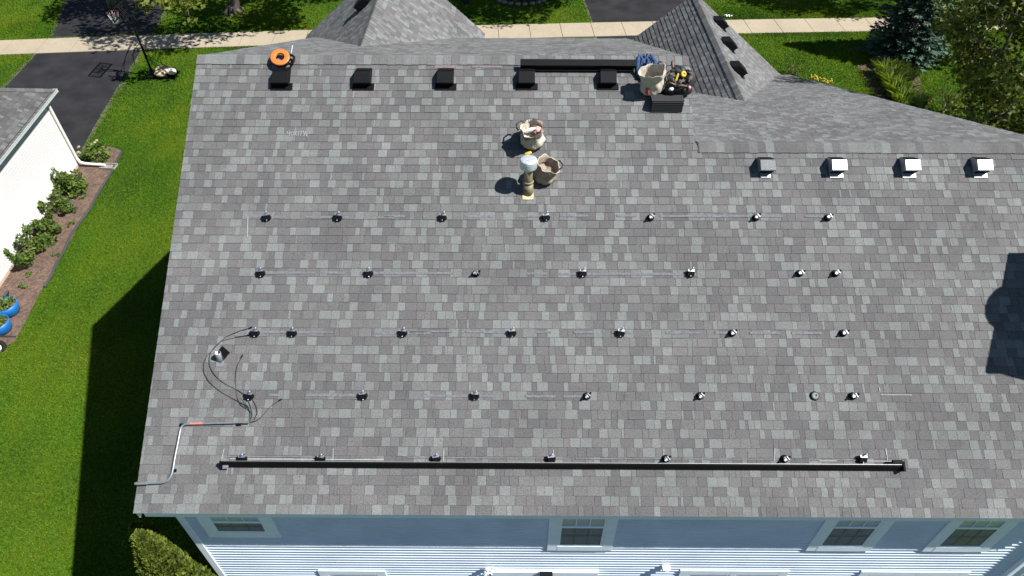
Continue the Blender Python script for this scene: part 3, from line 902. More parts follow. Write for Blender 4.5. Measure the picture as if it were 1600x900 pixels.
ROWS = [('topmost', 341, [(418, 'd'), (529, 'd'), (692, 'd'), (853, 'd'), (1016, 'b'), (1180, 'b'), (1292, 'b')]),
        ('second highest', 428, [(409, 'd'), (577, 'd'), (744, 'b'), (910, 'd'), (1078, 'd'), (1248, 'b'), (1304, 'b')]),
        ('middle', 521, [(400, 'd'), (458, 'd'), (630, 'd'), (800, 'd'), (969, 'd'), (1143, 'b'), (1316, 'b')]),
        ('second lowest', 619, [(391, 'd'), (568, 'd'), (742, 'd'), (917, 'b'), (1093, 'b'), (1272, 'p'), (1331, 'b')]),
        ('lowest', 719, [(380, 'd'), (502, 'd'), (682, 'd'), (861, 'd'), (1040, 'b'), (1225, 'b'), (1346, 'd')])]
KINDS_ = {'d': (DM, 'black footed roof mount with silver clamp'), 'b': (BMT, 'silver capped roof mount'), 'p': (PM, 'bare grey roof mount puck')}
for rname, v, cells in ROWS:
    for k, (u, kind) in enumerate(cells):
        ms, desc = KINDS_[kind]
        where = 'behind the long skirt, %s from left' % ORD[k] if rname == 'lowest' else '%s from left in the %s row' % (ORD[k], rname)
        o = on_roof('roof_mount', '%s, %s' % (desc, where), 'roof mount', u, v, 'solar mounts set out in rows on the roof', .004,
                    math.radians(rnd.uniform(-9, 9)) if kind == 'd' else math.radians(35 + rnd.uniform(-12, 12)))
        if rname == 'lowest': o.location += RT_ * .02
        for nme, me in ms: link(nme, me, o)

# ------------------------------------------------------------------ the array skirt along the lowest mounts
s0, t0 = roof_st(349, 731); s1, t1 = roof_st(1404, 729)
sk = thing('array_skirt', 'long black metal skirt running along the lowest row of mounts', 'skirt rail', roof_pt((s0 + s1) / 2, t0 + .02), (SLOPE, 0, 0))
Lh = (s1 - s0) / 2
segs = [-Lh, -Lh + 3.35, -Lh + 6.7, Lh]
for a, b_ in zip(segs[:-1], segs[1:]):
    q = MB().prism([(-.006, .020), (-.008, .034), (.058, .118), (.078, .118), (.078, .108), (.062, .106), (.004, .020)], a + .002, b_ - .002)
    q.build('skirt_panel', M['blackp'], sk)
    MB().prism([(.0785, .104), (.0785, .119), (.085, .119), (.085, .104)], a + .002, b_ - .002).build('rail_lip', M['alud'], sk)
MB().prism([(-.045, .012), (-.045, .05), (.05, .14), (.085, .14), (.085, .012)], -Lh - .014, -Lh).build('end_plate', M['blackp'], sk, .004)
MB().box(-Lh + .015, -Lh + .10, -.032, .02, .060, .068).build('end_bracket', M['alud'], sk)
MB().box(Lh, Lh + .034, -.02, .13, .012, .135).build('end_cap', M['blackp'], sk, .006)
MB().box(Lh - .14, Lh - .002, .095, .15, .08, .13).build('end_bracket', M['blackp'], sk, .004)

# long rail lying below the ridge on the two vents
s0, t0 = roof_st(813, 110); s1, _ = roof_st(992, 110)
rl = thing('spare_skirt', 'spare black skirt length lying across two vents under the ridge', 'skirt rail', roof_pt((s0 + s1) / 2, t0 + .06), (SLOPE, 0, math.radians(-.3)))
Lr = (s1 - s0) / 2
MB().prism([(-.05, .055), (-.052, .145), (.055, .175), (.06, .165), (-.038, .132), (-.036, .055)], -Lr, Lr).build('skirt_panel', M['black'], rl)
MB().prism([(-.095, .018), (-.095, .054), (.02, .054), (.02, .018)], -Lr + .03, Lr - .06).build('foot_flange', M['blackp'], rl)

# ------------------------------------------------------------------ conduit and cables
def rp(u, v, n): 
    s, t = roof_st(u, v); return roof_pt(s, t, n)
def smooth(pts, k=6):
    pts = [Vector(p) for p in pts]; out = []
    for i in range(len(pts) - 1):
        p0, p1, p2, p3 = pts[max(i - 1, 0)], pts[i], pts[i + 1], pts[min(i + 2, len(pts) - 1)]
        for j in range(k):
            t = j / k
            out.append(.5 * ((2 * p1) + (p2 - p0) * t + (2 * p0 - 5 * p1 + 4 * p2 - p3) * t * t + (3 * p1 - p0 - 3 * p2 + p3) * t ** 3))
    out.append(pts[-1]); return out
hc = .055
cd = thing('conduit', 'silver metal conduit bent along the lower left of the roof', 'conduit', rp(287, 690, 0))
base = Vector(cd.location)
def loc_(pts): return [p - base for p in pts]
path = [rp(222, 755, hc), rp(245, 754.5, hc), rp(257, 753.5, hc), rp(265, 750, hc), rp(270, 743, hc), rp(273, 733, hc), rp(276, 715, hc), rp(281, 690, hc), rp(284, 674, hc), rp(286.5, 667, hc), rp(291, 663.5, hc), rp(298, 662.5, hc), rp(320, 662, hc), rp(355, 661, hc), rp(387, 660, hc)]
MB().tube(loc_(smooth(path)), .0145, 10).build('pipe', M['alu'], cd)
MB().tube(loc_([rp(214, 755.5, hc), rp(219, 755.5, hc), rp(233, 755, hc)]), [.022, .026, .022], 10).build('fitting', M['alud'], cd)
MB().tube(loc_([rp(383, 660.2, hc), rp(391, 660, hc)]), .021, 10).build('fitting', M['alud'], cd)
MB().tube(loc_([rp(300, 662.4, hc), rp(319, 662, hc)]), .0165, 10).build('red_tape', M['redtape'], cd)
for u, v in ((273, 735), (286, 664), (374, 663)):
    q = rp(u, v, 0) - base
    o = MB().box(-.035, .035, -.022, .022, .008, .040).build('pipe_strap', M['blackp'], cd, .003); o.location = q; o.rotation_euler = (SLOPE, 0, 0)
cables = [
    ('black cable looping from conduit past the vent pipe to the upper plug', [(391, 659), (393, 648), (388, 636), (370, 626), (345, 612), (327, 595), (320, 577), (324, 558), (338, 542), (352, 528), (372, 519), (391, 513)], 'wire'),
    ('black cable curving inside the long loop to the lower plug', [(391, 659), (395, 645), (387, 622), (372, 610), (352, 600), (336, 585), (329, 568), (331, 550), (344, 535), (362, 529), (388, 524)], 'wire'),
    ('thin cable rising to a loose plug above the lowest left mount', [(392, 658), (391, 641), (378, 633), (371, 620), (369, 605), (369, 590), (372, 573), (378, 559)], 'wire'),
    ('short cable reaching right from the conduit to a loose plug', [(392, 660), (402, 657), (410, 651), (417, 642), (426, 633), (437, 626)], 'wire'),
    ('short cable passing under the mount beside the conduit end', [(398, 656), (403, 646), (402, 637), (396, 626), (393, 622)], 'wire'),
    ('green ground wire bent up at the conduit end', [(390, 659), (392, 650), (391, 638), (382, 628), (372, 614)], 'wireg')]
for lab, pts, mt in cables:
    P = smooth([rp(u, v, .022 + .012 * math.sin(i * 1.3)) for i, (u, v) in enumerate(pts)])
    c = thing('cable', lab, 'cable', P[0], group='cables at the conduit end')
    b0 = P[0]
    MB().tube([p - b0 for p in P], .0052 if mt == 'wire' else .0042, 6).build('wire', M[mt], c)
    if mt == 'wire' and 'under' not in lab:
        e = P[-1]; d = (P[-1] - P[-3]).normalized()
        MB().tube([e - d * .01 - b0, e + d * .03 - b0, e + d * .05 - b0], [.009, .012, .007], 8).build('plug', M['blackp'], c)

# ------------------------------------------------------------------ chalk on the roof (flat marks on the shingles)
def chalk_strip(u0, u1, v, mt, wd, n=.0165, dash=.0, seed=1):
    g = random.Random(seed)
    s0, t = roof_st(u0, v); s1, _ = roof_st(u1, v)
    b = MB(); s = s0
    while s < s1:
        L = g.uniform(.10, .5)
        if g.random() > dash:
            w = wd * g.uniform(.7, 1)
            tt = t + g.uniform(-.002, .002)
            b.hexa([roof_pt(s, tt - w, n), roof_pt(s + L, tt - w, n), roof_pt(s + L, tt + w, n), roof_pt(s, tt + w, n)],
                   [roof_pt(s, tt - w, n + .001), roof_pt(s + L, tt - w, n + .001), roof_pt(s + L, tt + w, n + .001), roof_pt(s, tt + w, n + .001)])
        s += L
    return b
for i, (u0, u1, v) in enumerate(((386, 600, 338), (600, 820, 337), (830, 1300, 336), (400, 1100, 425), (372, 640, 518), (640, 1280, 517), (380, 900, 616))):
    tag(hp('chalk_line', chalk_strip(u0, u1, v + 1, 'chalkb', .024, .0150, .34, 20 + i), M['chalkb'], roof), kind='stuff')
tag(hp('chalk_line', chalk_strip(352, 1400, 713.5, 'chalkb', .010, .0165, .1, 40), M['chalkb'], roof), kind='stuff')
tag(hp('chalk_line', chalk_strip(360, 560, 717, 'chalk', .008, .0165, .15, 41), M['chalk'], roof), kind='stuff')
tag(hp('chalk_line', chalk_strip(1280, 1390, 720, 'chalk', .006, .0165, .3, 44), M['chalk'], roof), kind='stuff')
tag(hp('chalk_line', chalk_strip(630, 1070, 104.5, 'chalkr', .03, .0165, .45, 42), M['chalkr'], roof), kind='stuff')
tag(hp('chalk_line', chalk_strip(1375, 1392, 617, 'chalk', .006, .0165, 0, 43), M['chalk'], roof), kind='stuff')
def stroke(pts, wd, n=.0175):
    b = MB(); P = [roof_st(u, v) for u, v in pts]
    for (a, c), (d, e) in zip(P[:-1], P[1:]):
        L = math.hypot(d - a, e - c); nx, ny = -(e - c) / L * wd, (d - a) / L * wd
        q = [(a + nx, c + ny), (a - nx, c - ny), (d - nx, e - ny), (d + nx, e + ny)]
        b.hexa([roof_pt(x, y, n) for x, y in q], [roof_pt(x, y, n + .001) for x, y in q])
    return b
for pts in (((351, 701), (347, 717)), ((521, 701), (520.5, 722)), ((693.5, 701), (693, 721)), ((864.5, 703), (864.5, 714)), ((1037, 702), (1036.5, 712)), ((1210, 700), (1209.5, 720)), ((1383, 700), (1386, 720)), ((388, 338), (387, 371)), ((1373, 605), (1374, 612))):
    hp('chalk_tick', stroke(pts, .005), M['chalk'], roof)
# handwritten figures 40X17 1/2
glyph = [((449.5, 206), (449, 209.5), (453, 209)), ((453.5, 206), (452.5, 213)),
         ((457, 206.5), (455, 209), (455.5, 212), (458, 212), (459.5, 209), (457.5, 206.5)),
         ((460, 206), (464, 213)), ((464, 206), (460, 213)), ((467, 206), (466, 213)),
         ((468.5, 206), (472, 206), (469.5, 213)), ((475, 205.5), (474.5, 209)), ((478.5, 206), (475, 213)),
         ((478, 210.5), (480.5, 210), (480, 211.5), (478, 213.5), (481.5, 213.5))]
for g_ in glyph:
    hp('chalk_figure', stroke(g_, .0048), M['chalkw'], roof)

# ------------------------------------------------------------------ tape reel
s, t = roof_st(440, 104)
rc = roof_pt(s, t + .11, .115)
reel = thing('tape_reel', 'orange fish tape reel with black handle resting on vent and ridge', 'tape reel', rc, (math.radians(28), math.radians(5), 0))
MB().lathe([(.078, -.024), (.160, -.024), (.170, -.016), (.172, .008), (.166, .020), (.158, .025), (.150, .0265), (.092, .0265), (.084, .025), (.078, .018), (.078, -.024)], 36, caps=False).build('reel_case', M['orange'], reel)
MB().lathe([(.172, -.034), (.176, -.02), (.176, .004), (.171, .008), (.150, -.033), (.172, -.034)], 36, caps=False).build('rim', M['blackp'], reel)
MB().tube([(.14, .075, -.01), (.21, .06, -.0), (.245, .03, .0), (.247, -.06, -.0), (.225, -.10, -.005), (.13, -.12, -.01)], .022, 8).build('handle', M['blackp'], reel)
MB().tube([(.175, .12, -.02), (.185, .20, .01), (.19, .26, .02)], .004, 6).build('tape_end', M['whitep'], reel)

# ------------------------------------------------------------------ canvas bags
def bag(label, u, v, r, h, tilt, tz, mt, seed, contents=None, patch=False, dark_band=True, squash=.95, handle=0.0):
    s, t = roof_st(u, v)
    o = thing('canvas_bag', label, 'tool bag', roof_pt(s, t, .012), (0, 0, 0), 'canvas tool bags on the roof')
    o.rotation_euler = (Matrix.Rotation(SLOPE + tilt[0], 3, 'X') @ Matrix.Rotation(tilt[1], 3, 'Y') @ Matrix.Rotation(tz, 3, 'Z')).to_euler()
    g = random.Random(seed); ph = [g.uniform(0, 6.28) for _ in range(6)]
    def fold(p, a):
        k = p.z / h
        f = 1 + .09 * math.sin(2 * a + ph[0] + 2 * k) * (.4 + k) + .06 * math.sin(5 * a + ph[1] - 4 * k) * (0.3 + k) + .04 * math.sin(9 * a + ph[2] + 7 * k) + .05 * math.sin(3 * a + 13 * k + ph[3]) * min(1, 3 * k) + .02 * math.sin(14 * a - 19 * k + ph[4])
        f *= 1 - .07 * math.exp(-((k - .55 - .12 * math.sin(a + ph[2])) / .10) ** 2)
        zz = p.z + .16 * r * k * math.sin(a + ph[4]) + .09 * r * k * math.sin(3 * a + ph[5]) + .05 * r * k * math.sin(7 * a + ph[1])
        return Vector((p.x * f, p.y * f, zz))
    prof = [(r * .80, 0), (r * .96, .03 * h), (r * 1.04, .12 * h), (r * 1.06, .22 * h), (r * 1.03, .32 * h), (r * .98, .42 * h), (r * .94, .50 * h), (r * .92, .58 * h), (r * .93, .66 * h), (r * .95, .74 * h), (r * .97, .82 * h), (r * .98, .90 * h), (r * 1.0, h), (r * .965, h * 1.0), (r * .93, .8 * h), (r * .9, .55 * h), (0, .50 * h)]
    MB().lathe(prof, 40, 0, None, True, 1, squash, fold, False).build('bag_body', M[mt], o)
    rim = MB().lathe([(r * 1.0, h * .985), (r * 1.035, h), (r * 1.0, h * 1.025), (r * .96, h)], 40, 0, None, True, 1, squash, fold, False)
    rim.build('rim', M['leatherb'] if dark_band else M['canvas'], o)
    if dark_band:
        MB().lathe([(r * .99, .78 * h), (r * 1.005, .88 * h), (r * 1.012, .98 * h)], 40, 0, None, True, 1, squash, fold, False).build('band', M['canvasg'], o)
    MB().lathe([(r * .82, .0), (r * .985, .03 * h), (r * 1.06, .10 * h)], 40, 0, None, True, 1, squash, fold, False).build('foot_shade', M['leather'], o)  # dark band painted as the shadow round the bag's foot
    a = handle
    hx, hy = math.cos(a) * r, math.sin(a) * r
    MB().tube([(hx * .97 - hy * .45, hy * .97 + hx * .45, h * .88), (hx * 1.15 - hy * .42, hy * 1.15 + hx * .42, h * .96), (hx * 1.38, hy * 1.38, h * .92), (hx * 1.15 + hy * .42, hy * 1.15 - hx * .42, h * .96), (hx * .97 + hy * .45, hy * .97 - hx * .45, h * .88)], .014, 8).build('handle', M['leather'], o)
    if patch:
        MB().box(-.032, .032, -r * 1.04, -r * .9, h * .20, h * .46, 0, Matrix.Rotation(math.radians(-42), 4, 'Z')).build('patch', M['red'], o)
    return o
b1 = bag('upright cream canvas bag holding white and pink things, uphill of the flue', 832, 222, .205, .36, (math.radians(-12), math.radians(-4)), .4, 'canvas', 5, handle=2.3)
b2 = bag('tan canvas bag standing half hidden behind the flue pipe', 850, 278, .185, .36, (math.radians(-14), math.radians(10)), 1.2, 'canvasd', 9, dark_band=False, handle=-1.0)
b3 = bag('slumped pale canvas bag with red patch beside the black tool belt', 1020, 141, .205, .45, (math.radians(-14), math.radians(-11)), .15, 'canvas', 14, patch=True, dark_band=False, squash=.85, handle=.5)
def small(name, label, cat, mb, m, base, rel, rot=(0, 0, 0), bevel=0):
    o = mb.build(name, m, None, bevel)
    o.matrix_world = base.matrix_basis @ Matrix.Translation(rel)
    o.rotation_euler = (o.rotation_euler.to_matrix() @ Matrix.Rotation(rot[2], 3, 'Z') @ Matrix.Rotation(rot[0], 3, 'X') @ Matrix.Rotation(rot[1], 3, 'Y')).to_euler()
    return tag(o, label, cat)
small('bottle', 'white plastic bottle lying in the mouth of the upright cream bag', 'bottle', MB().lathe([(.03, -.09), (.034, -.08), (.034, .05), (.016, .075), (.016, .10), (0, .10)], 12), M['whitep'], b1, (-.02, .02, .30), (1.0, .6, .4))
small('glove', 'pink work glove bunched in the upright cream bag', 'glove', MB().blob((0, 0, 0), (.06, .045, .035), 3, .35), M['pink'], b1, (.10, -.03, .31), (.3, .2, .5))
small('pouch', 'dark red pouch tucked inside the upright cream bag', 'pouch', MB().blob((0, 0, 0), (.07, .06, .04), 6, .25), M['leatherb'], b1, (.06, .06, .27))
# cordless drill lying uphill of the flue
dr = on_roof('drill', 'small yellow and black cordless drill lying uphill of the flue', 'drill', 826, 243, None, .05, math.radians(20))
MB().tube([(-.07, 0, .03), (-.05, 0, .03), (.03, 0, .03), (.05, 0, .03)], [.022, .032, .032, .022], 10).build('drill_body', M['yellow'], dr)
MB().tube([(.05, 0, .03), (.10, 0, .03)], [.022, .012], 10).build('chuck', M['blackp'], dr)
MB().tube([(-.02, 0, .02), (-.01, -.10, .0)], [.022, .018], 8).build('grip', M['yellow'], dr)
MB().box(-.05, .035, -.16, -.10, -.035, .025).build('battery', M['blackp'], dr, .006)

# jeans or jacket over the ridge
s, t = roof_st(1008, 103)
jk = thing('jacket', 'crumpled blue denim jacket draped over the ridge behind the bags', 'jacket', roof_pt(s, t, .02), (SLOPE, 0, 0))
b = MB(); nx_, ny_ = 26, 30
from mathutils import noise as mnoise
def jz(i, j):
    x, y = i / nx_, j / ny_
    q = Vector((x * 3.2, y * 4.0, .3))
    rid = 1 - abs(mnoise.noise(q * 1.7)) * 2.2
    return .05 + .075 * rid + .05 * mnoise.noise(q * .9) + .02 * mnoise.noise(q * 5) - .5 * max(0, abs(x - .5) - .38) - .35 * max(0, abs(y - .5) - .42)
vs = []
for lay in (0, 1):
    for j in range(ny_ + 1):
        for i in range(nx_ + 1):
            w_ = 1 + .12 * math.sin(j * .8) * (1 if i > nx_ / 2 else .6)
            vs.append(((i / nx_ - .5) * .27 * w_, (j / ny_ - .62) * .46 + .02 * math.sin(i * .9), jz(i, j) - (.07 if lay else 0)))
W_ = nx_ + 1; K = W_ * (ny_ + 1); fs = []
for j in range(ny_):
    for i in range(nx_):
        a = j * W_ + i; fs.append((a, a + 1, a + W_ + 1, a + W_)); fs.append((K + a, K + a + W_, K + a + W_ + 1, K + a + 1))
for i in range(nx_):
    fs.append((i, K + i, K + i + 1, i + 1)); a = ny_ * W_ + i; fs.append((a, a + 1, K + a + 1, K + a))
for j in range(ny_):
    a = j * W_; fs.append((a, a + W_, K + a + W_, K + a)); a = j * W_ + nx_; fs.append((a, K + a, K + a + W_, a + W_))
b.add(vs, fs, 0, True); b.build('body', M['denim'], jk)
MB().tube([(.10, .12, .10), (.15, .0, .12), (.16, -.12, .08), (.13, -.20, .05)], [.03, .042, .04, .03], 10, 0, False, .7).build('sleeve', M['denim'], jk)
MB().tube([(-.11, .14, .10), (-.15, .02, .12), (-.16, -.10, .09), (-.14, -.22, .04)], [.03, .036, .034, .026], 10, 0, False, .7).build('sleeve', M['denim'], jk)

# tool belt heap
tb = on_roof('tool_belt', 'heaped black leather tool belt stuffed with tools near the roof step', 'tool belt', 1055, 140, None, .01)
tb.scale = (1.22, 1.22, 1.15)
for k, (x, y, zz, rx, ry, rz, a) in enumerate(((-.12, .10, .12, .11, .09, .13, .3), (.02, .16, .14, .12, .10, .13, -.4), (.14, .05, .12, .10, .10, .12, .8), (.0, -.02, .11, .13, .10, .11, .1), (-.10, -.06, .09, .09, .08, .09, -.6), (.17, .15, .10, .07, .08, .11, .5), (.12, -.06, .08, .09, .07, .08, .2))):
    pch = MB(); T = Matrix.Translation((x, y, zz)) @ Matrix.Rotation(a, 4, 'Z') @ Matrix.Rotation(a * .6, 4, 'X')
    pch.blob((0, 0, 0), (rx, ry, rz), k + 30, .22, 14, 10, 0, T, .75)
    pch.build('pouch', M['leather'], tb)
g = random.Random(8)
for k in range(7):
    a0 = g.uniform(0, 6.28); pts = []
    for j in range(9):
        a = a0 + j * .45
        pts.append((.20 * math.cos(a) * g.uniform(.7, 1), .05 + .16 * math.sin(a) * g.uniform(.7, 1), .20 + .05 * math.sin(j * 1.3 + k)))
    MB().tube(smooth(pts, 3), .016, 6, 0, False, .4).build('strap', M['leather'] if k % 3 else M['leatherb'], tb)
for k in range(9):
    x, y = g.uniform(-.15, .17), g.uniform(-.08, .2)
    d = Vector((g.uniform(-.5, .5), g.uniform(-.5, .5), 1)).normalized()
    p0 = Vector((x, y, .18)); MB().tube([p0, p0 + d * .10], .011, 8).build('tool_handle', M['alu'] if k % 4 == 0 else (M['blackp'] if k % 4 < 3 else M['purple']), tb)
MB().tube([(-.06, .20, .2), (-.08, .27, .25), (-.075, .31, .24)], [.02, .028, .02], 8).build('hammer_loop', M['leatherb'], tb)
small('tape_measure', 'round yellow tape measure on top of the tool belt heap', 'tape measure', MB().lathe([(.0, -.02), (.036, -.02), (.042, -.012), (.042, .012), (.036, .02), (.014, .021), (.014, .014), (0, .014)], 20), M['yellow'], tb, (.06, .08, .28), (.4, .2, 0))
small('utility_knife', 'yellow utility knife stuck upright in the tool belt', 'knife', MB().box(-.014, .014, -.05, .05, -.01, .01), M['yellow'], tb, (-.03, .04, .27), (.5, .2, -.3), .006)
small('chalk_marker', 'pinkish red marker end at the right of the tool belt', 'marker', MB().lathe([(.018, -.03), (.022, -.02), (.022, .02), (.015, .03), (0, .031)], 12), M['pink'], tb, (.155, -.07, .18), (.8, .2, 0))
small('rag', 'small white rag at the foot of the tool belt heap', 'rag', MB().blob((0, 0, 0), (.035, .03, .03), 4, .3), M['whitep'], tb, (-.10, -.09, .17))

# low black box with a gridded face
s, t = roof_st(1041, 176)
bx = thing('step_box', 'low black plastic box with a gridded face below the tool belt', 'plastic box', roof_pt(s, t, .012), (SLOPE, 0, 0))
pr_ = [(0, 0), (.105, .185), (.30, .075), (.345, 0)]
MB().prism(pr_, -.275, .275).build('box_body', M['black'], bx, .012).data.materials[0] = mat('charcoal_plastic', (.016, .0165, .018), .6, spec=.3)
gr = MB(); dv = Vector((.105, .185)); Lf = dv.length; dn = Vector((-dv.y, dv.x)) / Lf; du = dv / Lf
def bar(x0, x1, a, c, hgt):
    P = lambda k, o_: (du.x * k + dn.x * o_, du.y * k + dn.y * o_)
    gr.prism([P(a, .001), P(c, .001), P(c, hgt), P(a, hgt)], x0, x1)
for k in range(16):
    x = -.262 + .524 * k / 15; bar(x - .007, x + .007, .012, Lf - .016, .009)
for k in range(6):
    a = .014 + (Lf - .034) * k / 5; bar(-.268, .268, a - .0045, a + .0045, .0115)
gr.build('grid', mat('charcoal_rib', (.034, .035, .038), .55), bx)
MB().prism([(.105, .186), (.112, .192), (.302, .083), (.30, .076)], -.28, .28).build('lid', mat('dark_grey_plastic', (.030, .031, .034), .6, spec=.3), bx)

# ------------------------------------------------------------------ fixtures on the wall
x, z = wall_xz(853, 889)
la = thing('wall_lantern', 'dark boxy lantern fixed to the white head trim over the door', 'lantern', (x, 5.13, 2.55))
MB().box(-.115, .115, -.16, -.002, .0, .03).build('lantern_top', M['black'], la, .005)
MB().box(-.09, .09, -.14, -.002, -.22, -.002).build('lantern_body', mat('navy_glass', (.012, .014, .03), .15), la, .004)
x, z = wall_xz(1040, 882)
jb = thing('utility_box', 'small white utility box on the siding above the paired windows', 'utility box', (x, 5.18, z))
MB().box(-.07, .07, -.10, 0, -.05, .04).build('box_body', M['whitep'], jb, .006)
MB().box(-.03, .03, -.108, -.1005, -.03, .02).build('cover', M['trim'], jb)
x, z = wall_xz(765, 890)
hk = thing('trellis_bracket', 'white scrolled bracket at the left end of the door head', 'bracket', (x - .02, 5.16, 2.62))
MB().box(-.04, .04, -.06, 0, -.06, .06).build('plate', M['whitep'], hk, .004)
sc = [( -.02 + .09 * math.cos(a) * (1 - a / 9), -.12, .02 + .09 * math.sin(a) * (1 - a / 9)) for a in [i * .4 for i in range(18)]]
MB().tube(sc, .010, 6).build('scroll', M['whitep'], hk)
MB().tube([(0, -.03, .03), (0, -.13, .11), (-.06, -.14, .02)], .012, 6).build('arm', M['whitep'], hk)

# ------------------------------------------------------------------ neighbour's garage
NX = -16.25
nh = thing('neighbour_house', 'cream white sided house corner under a grey hipped roof at left', 'house', (-19.5, 17, 0))
NP = Vector((-19.5, 17, 0))
def npart(name, mb, m, parent=None, bevel=0):
    mb.v = [tuple(Vector(p) - NP) for p in mb.v]
    return mb.build(name, m, parent or nh, bevel)
NA, NB = Vector((-16.42, 21.35, 0)), Vector((-15.42, 9.0, 0))     # foot of the wall, far end and near end
nd = (NB - NA).normalized(); nout = Vector((-nd.y, nd.x, 0)) 
if nout.x < 0: nout = -nout
HW = 2.88
NC, ND = NA - nout * 8, NB - nout * 8
nb_ = MB().hexa([NA, ND + (NB - ND) * 0 + (NC - NC), ND, NC] if False else [NA, NB, ND, NC], [p + Vector((0, 0, HW)) for p in (NA, NB, ND, NC)])
nwall = npart('wall', nb_, M['nwhite'])
Lw = (NB - NA).length
k = 0; zz = .12
while zz < HW - .02:
    T = Matrix.Translation(NA) @ Matrix((( nd.x, nout.x, 0, 0), (nd.y, nout.y, 0, 0), (0, 0, 1, 0), (0, 0, 0, 1)))
    npart('siding_board', MB().prism([(0, zz), (.022, zz), (.021, zz + .05), (.007, zz + .068), (.004, zz + E), (0, zz + E)], .06, Lw, 0, T), M['nwhite'], nwall)
    zz += E
T = Matrix.Translation(NA) @ Matrix(((nd.x, nout.x, 0, 0), (nd.y, nout.y, 0, 0), (0, 0, 1, 0), (0, 0, 0, 1)))
npart('corner_board', MB().box(-.03, .06, -.05, .028, .03, HW, 0, T), M['ntrim'], nwall)
npart('foundation', MB().box(-.01, Lw, .001, .02, 0.0, .11, 0, T), mat('tan_concrete', (.42, .32, .24), .9, var=.1), nwall)
# hipped roof: eave along the side wall, hip climbing from the far corner
NM = .62
ov = .20
ez = HW + .02
EA = NA + nout * ov - nd * .45 + Vector((0, 0, ez)); EB = NB + nout * ov + nd * .3 + Vector((0, 0, ez))
EC = EA - nout * 9.0
run = 4.4
HA = EA - nout * run + nd * run + Vector((0, 0, NM * run)); HB = EB - nout * run + Vector((0, 0, NM * run))
HCc = EC + nout * 0 
an = math.atan(NM)
Ts = (-nout * math.cos(an) + Vector((0, 0, math.sin(an))))
polys = [EB, EA, HA, HB]
nS = -nd
fN = Face(EB, nS, Ts, polys)
if fN.N.z < 0: fN = Face(EA, nd, Ts, polys)
nroof = npart('roof', slab(polys, .1, fN.N), M['deck'])
nr2 = random.Random(21)
def nnear(p):
    d = Vector(p) - CAM; q = d.dot(FW); u = 800 + FPX * d.dot(RT) / q; v = 450 - FPX * d.dot(UP) / q
    return d.length + (200 if u < -5 or v < 0 or v > 700 else 0)
shingle_face(fN, nroof, NP, NSH, nr2, 280, nnear)
Te = (nd * math.cos(an) + Vector((0, 0, math.sin(an))))
poly2 = [EA, EC, EC + nout * (9.0 - 2 * run) * 0 + (HA - EA) + nout * 0 - nout * .0, HA]
poly2 = [EA, EC, HA]
fE = Face(EA, -nout, Te, poly2)
if fE.N.z < 0: fE = Face(EC, nout, Te, poly2)
nroof2 = npart('roof', slab(poly2, .1, fE.N), M['deck'])
shingle_face(fE, nroof2, NP, NSH, nr2)
hd = (HA - EA); L = hd.length
def ncaps():
    d = hd.normalized(); x = 0.0; na, nb2 = fN.N, fE.N
    ta = d.cross(na); ta = ta if ta.z < 0 else -ta
    tb_ = d.cross(nb2); tb_ = tb_ if tb_.z < 0 else -tb_
    while x < L - .05:
        x1 = min(x + EXP * 1.25, L); b = MB(); pts = []
        for xx, h in ((x, .03), (x1, .016)):
            A = EA + d * xx
            pts += [A + ta * .16 + na * h, A + Vector((0, 0, h + .01)), A + tb_ * .16 + nb2 * h, A + ta * .16, A, A + tb_ * .16]
        b.add(pts, [(0, 6, 7, 1), (1, 7, 8, 2), (0, 1, 4, 3), (1, 2, 5, 4), (0, 3, 9, 6), (2, 8, 11, 5), (6, 9, 10, 7), (7, 10, 11, 8)])
        npart('ridge_cap', b, NSH[nr2.choice((1, 2, 2, 4, 5))], nroof)
        x += EXP
ncaps()
# gutter
T2 = Matrix.Translation(EA) @ Matrix(((nd.x, nout.x, 0, 0), (nd.y, nout.y, 0, 0), (0, 0, 1, 0), (0, 0, 0, 1)))
Lg = (EB - EA).length
ng = npart('gutter', MB().prism([(-.03, -.01), (-.03, -.13), (.10, -.13), (.115, -.05), (.13, -.005), (.118, -.005), (.10, -.05), (.09, -.115), (-.02, -.115), (-.02, -.01)], -.05, Lg, 0, T2), M['ngutter'])
npart('gutter_bed', MB().prism([(-.02, -.114), (.09, -.114), (.108, -.03), (-.02, -.03)], -.04, Lg, 0, T2), M['inside'], ng)
for i in range(14):
    xx = .25 + i * .62
    npart('gutter_hanger', MB().box(xx - .012, xx + .012, -.02, .125, -.025, -.003, 0, T2), M['alud'], ng)
npart('fascia', MB().box(-.04, Lg, -.055, -.032, -.17, -.012, 0, T2), M['ngutter'])
npart('soffit', MB().box(-.04, Lg, -ov, -.055, -.10, -.08, 0, T2), M['ntrim'])
gx = T2 @ Vector((-.05, .05, -.07))
npart('gutter_end', MB().box(-.062, -.051, -.03, .13, -.13, -.0, 0, T2), M['ntrim'], ng)
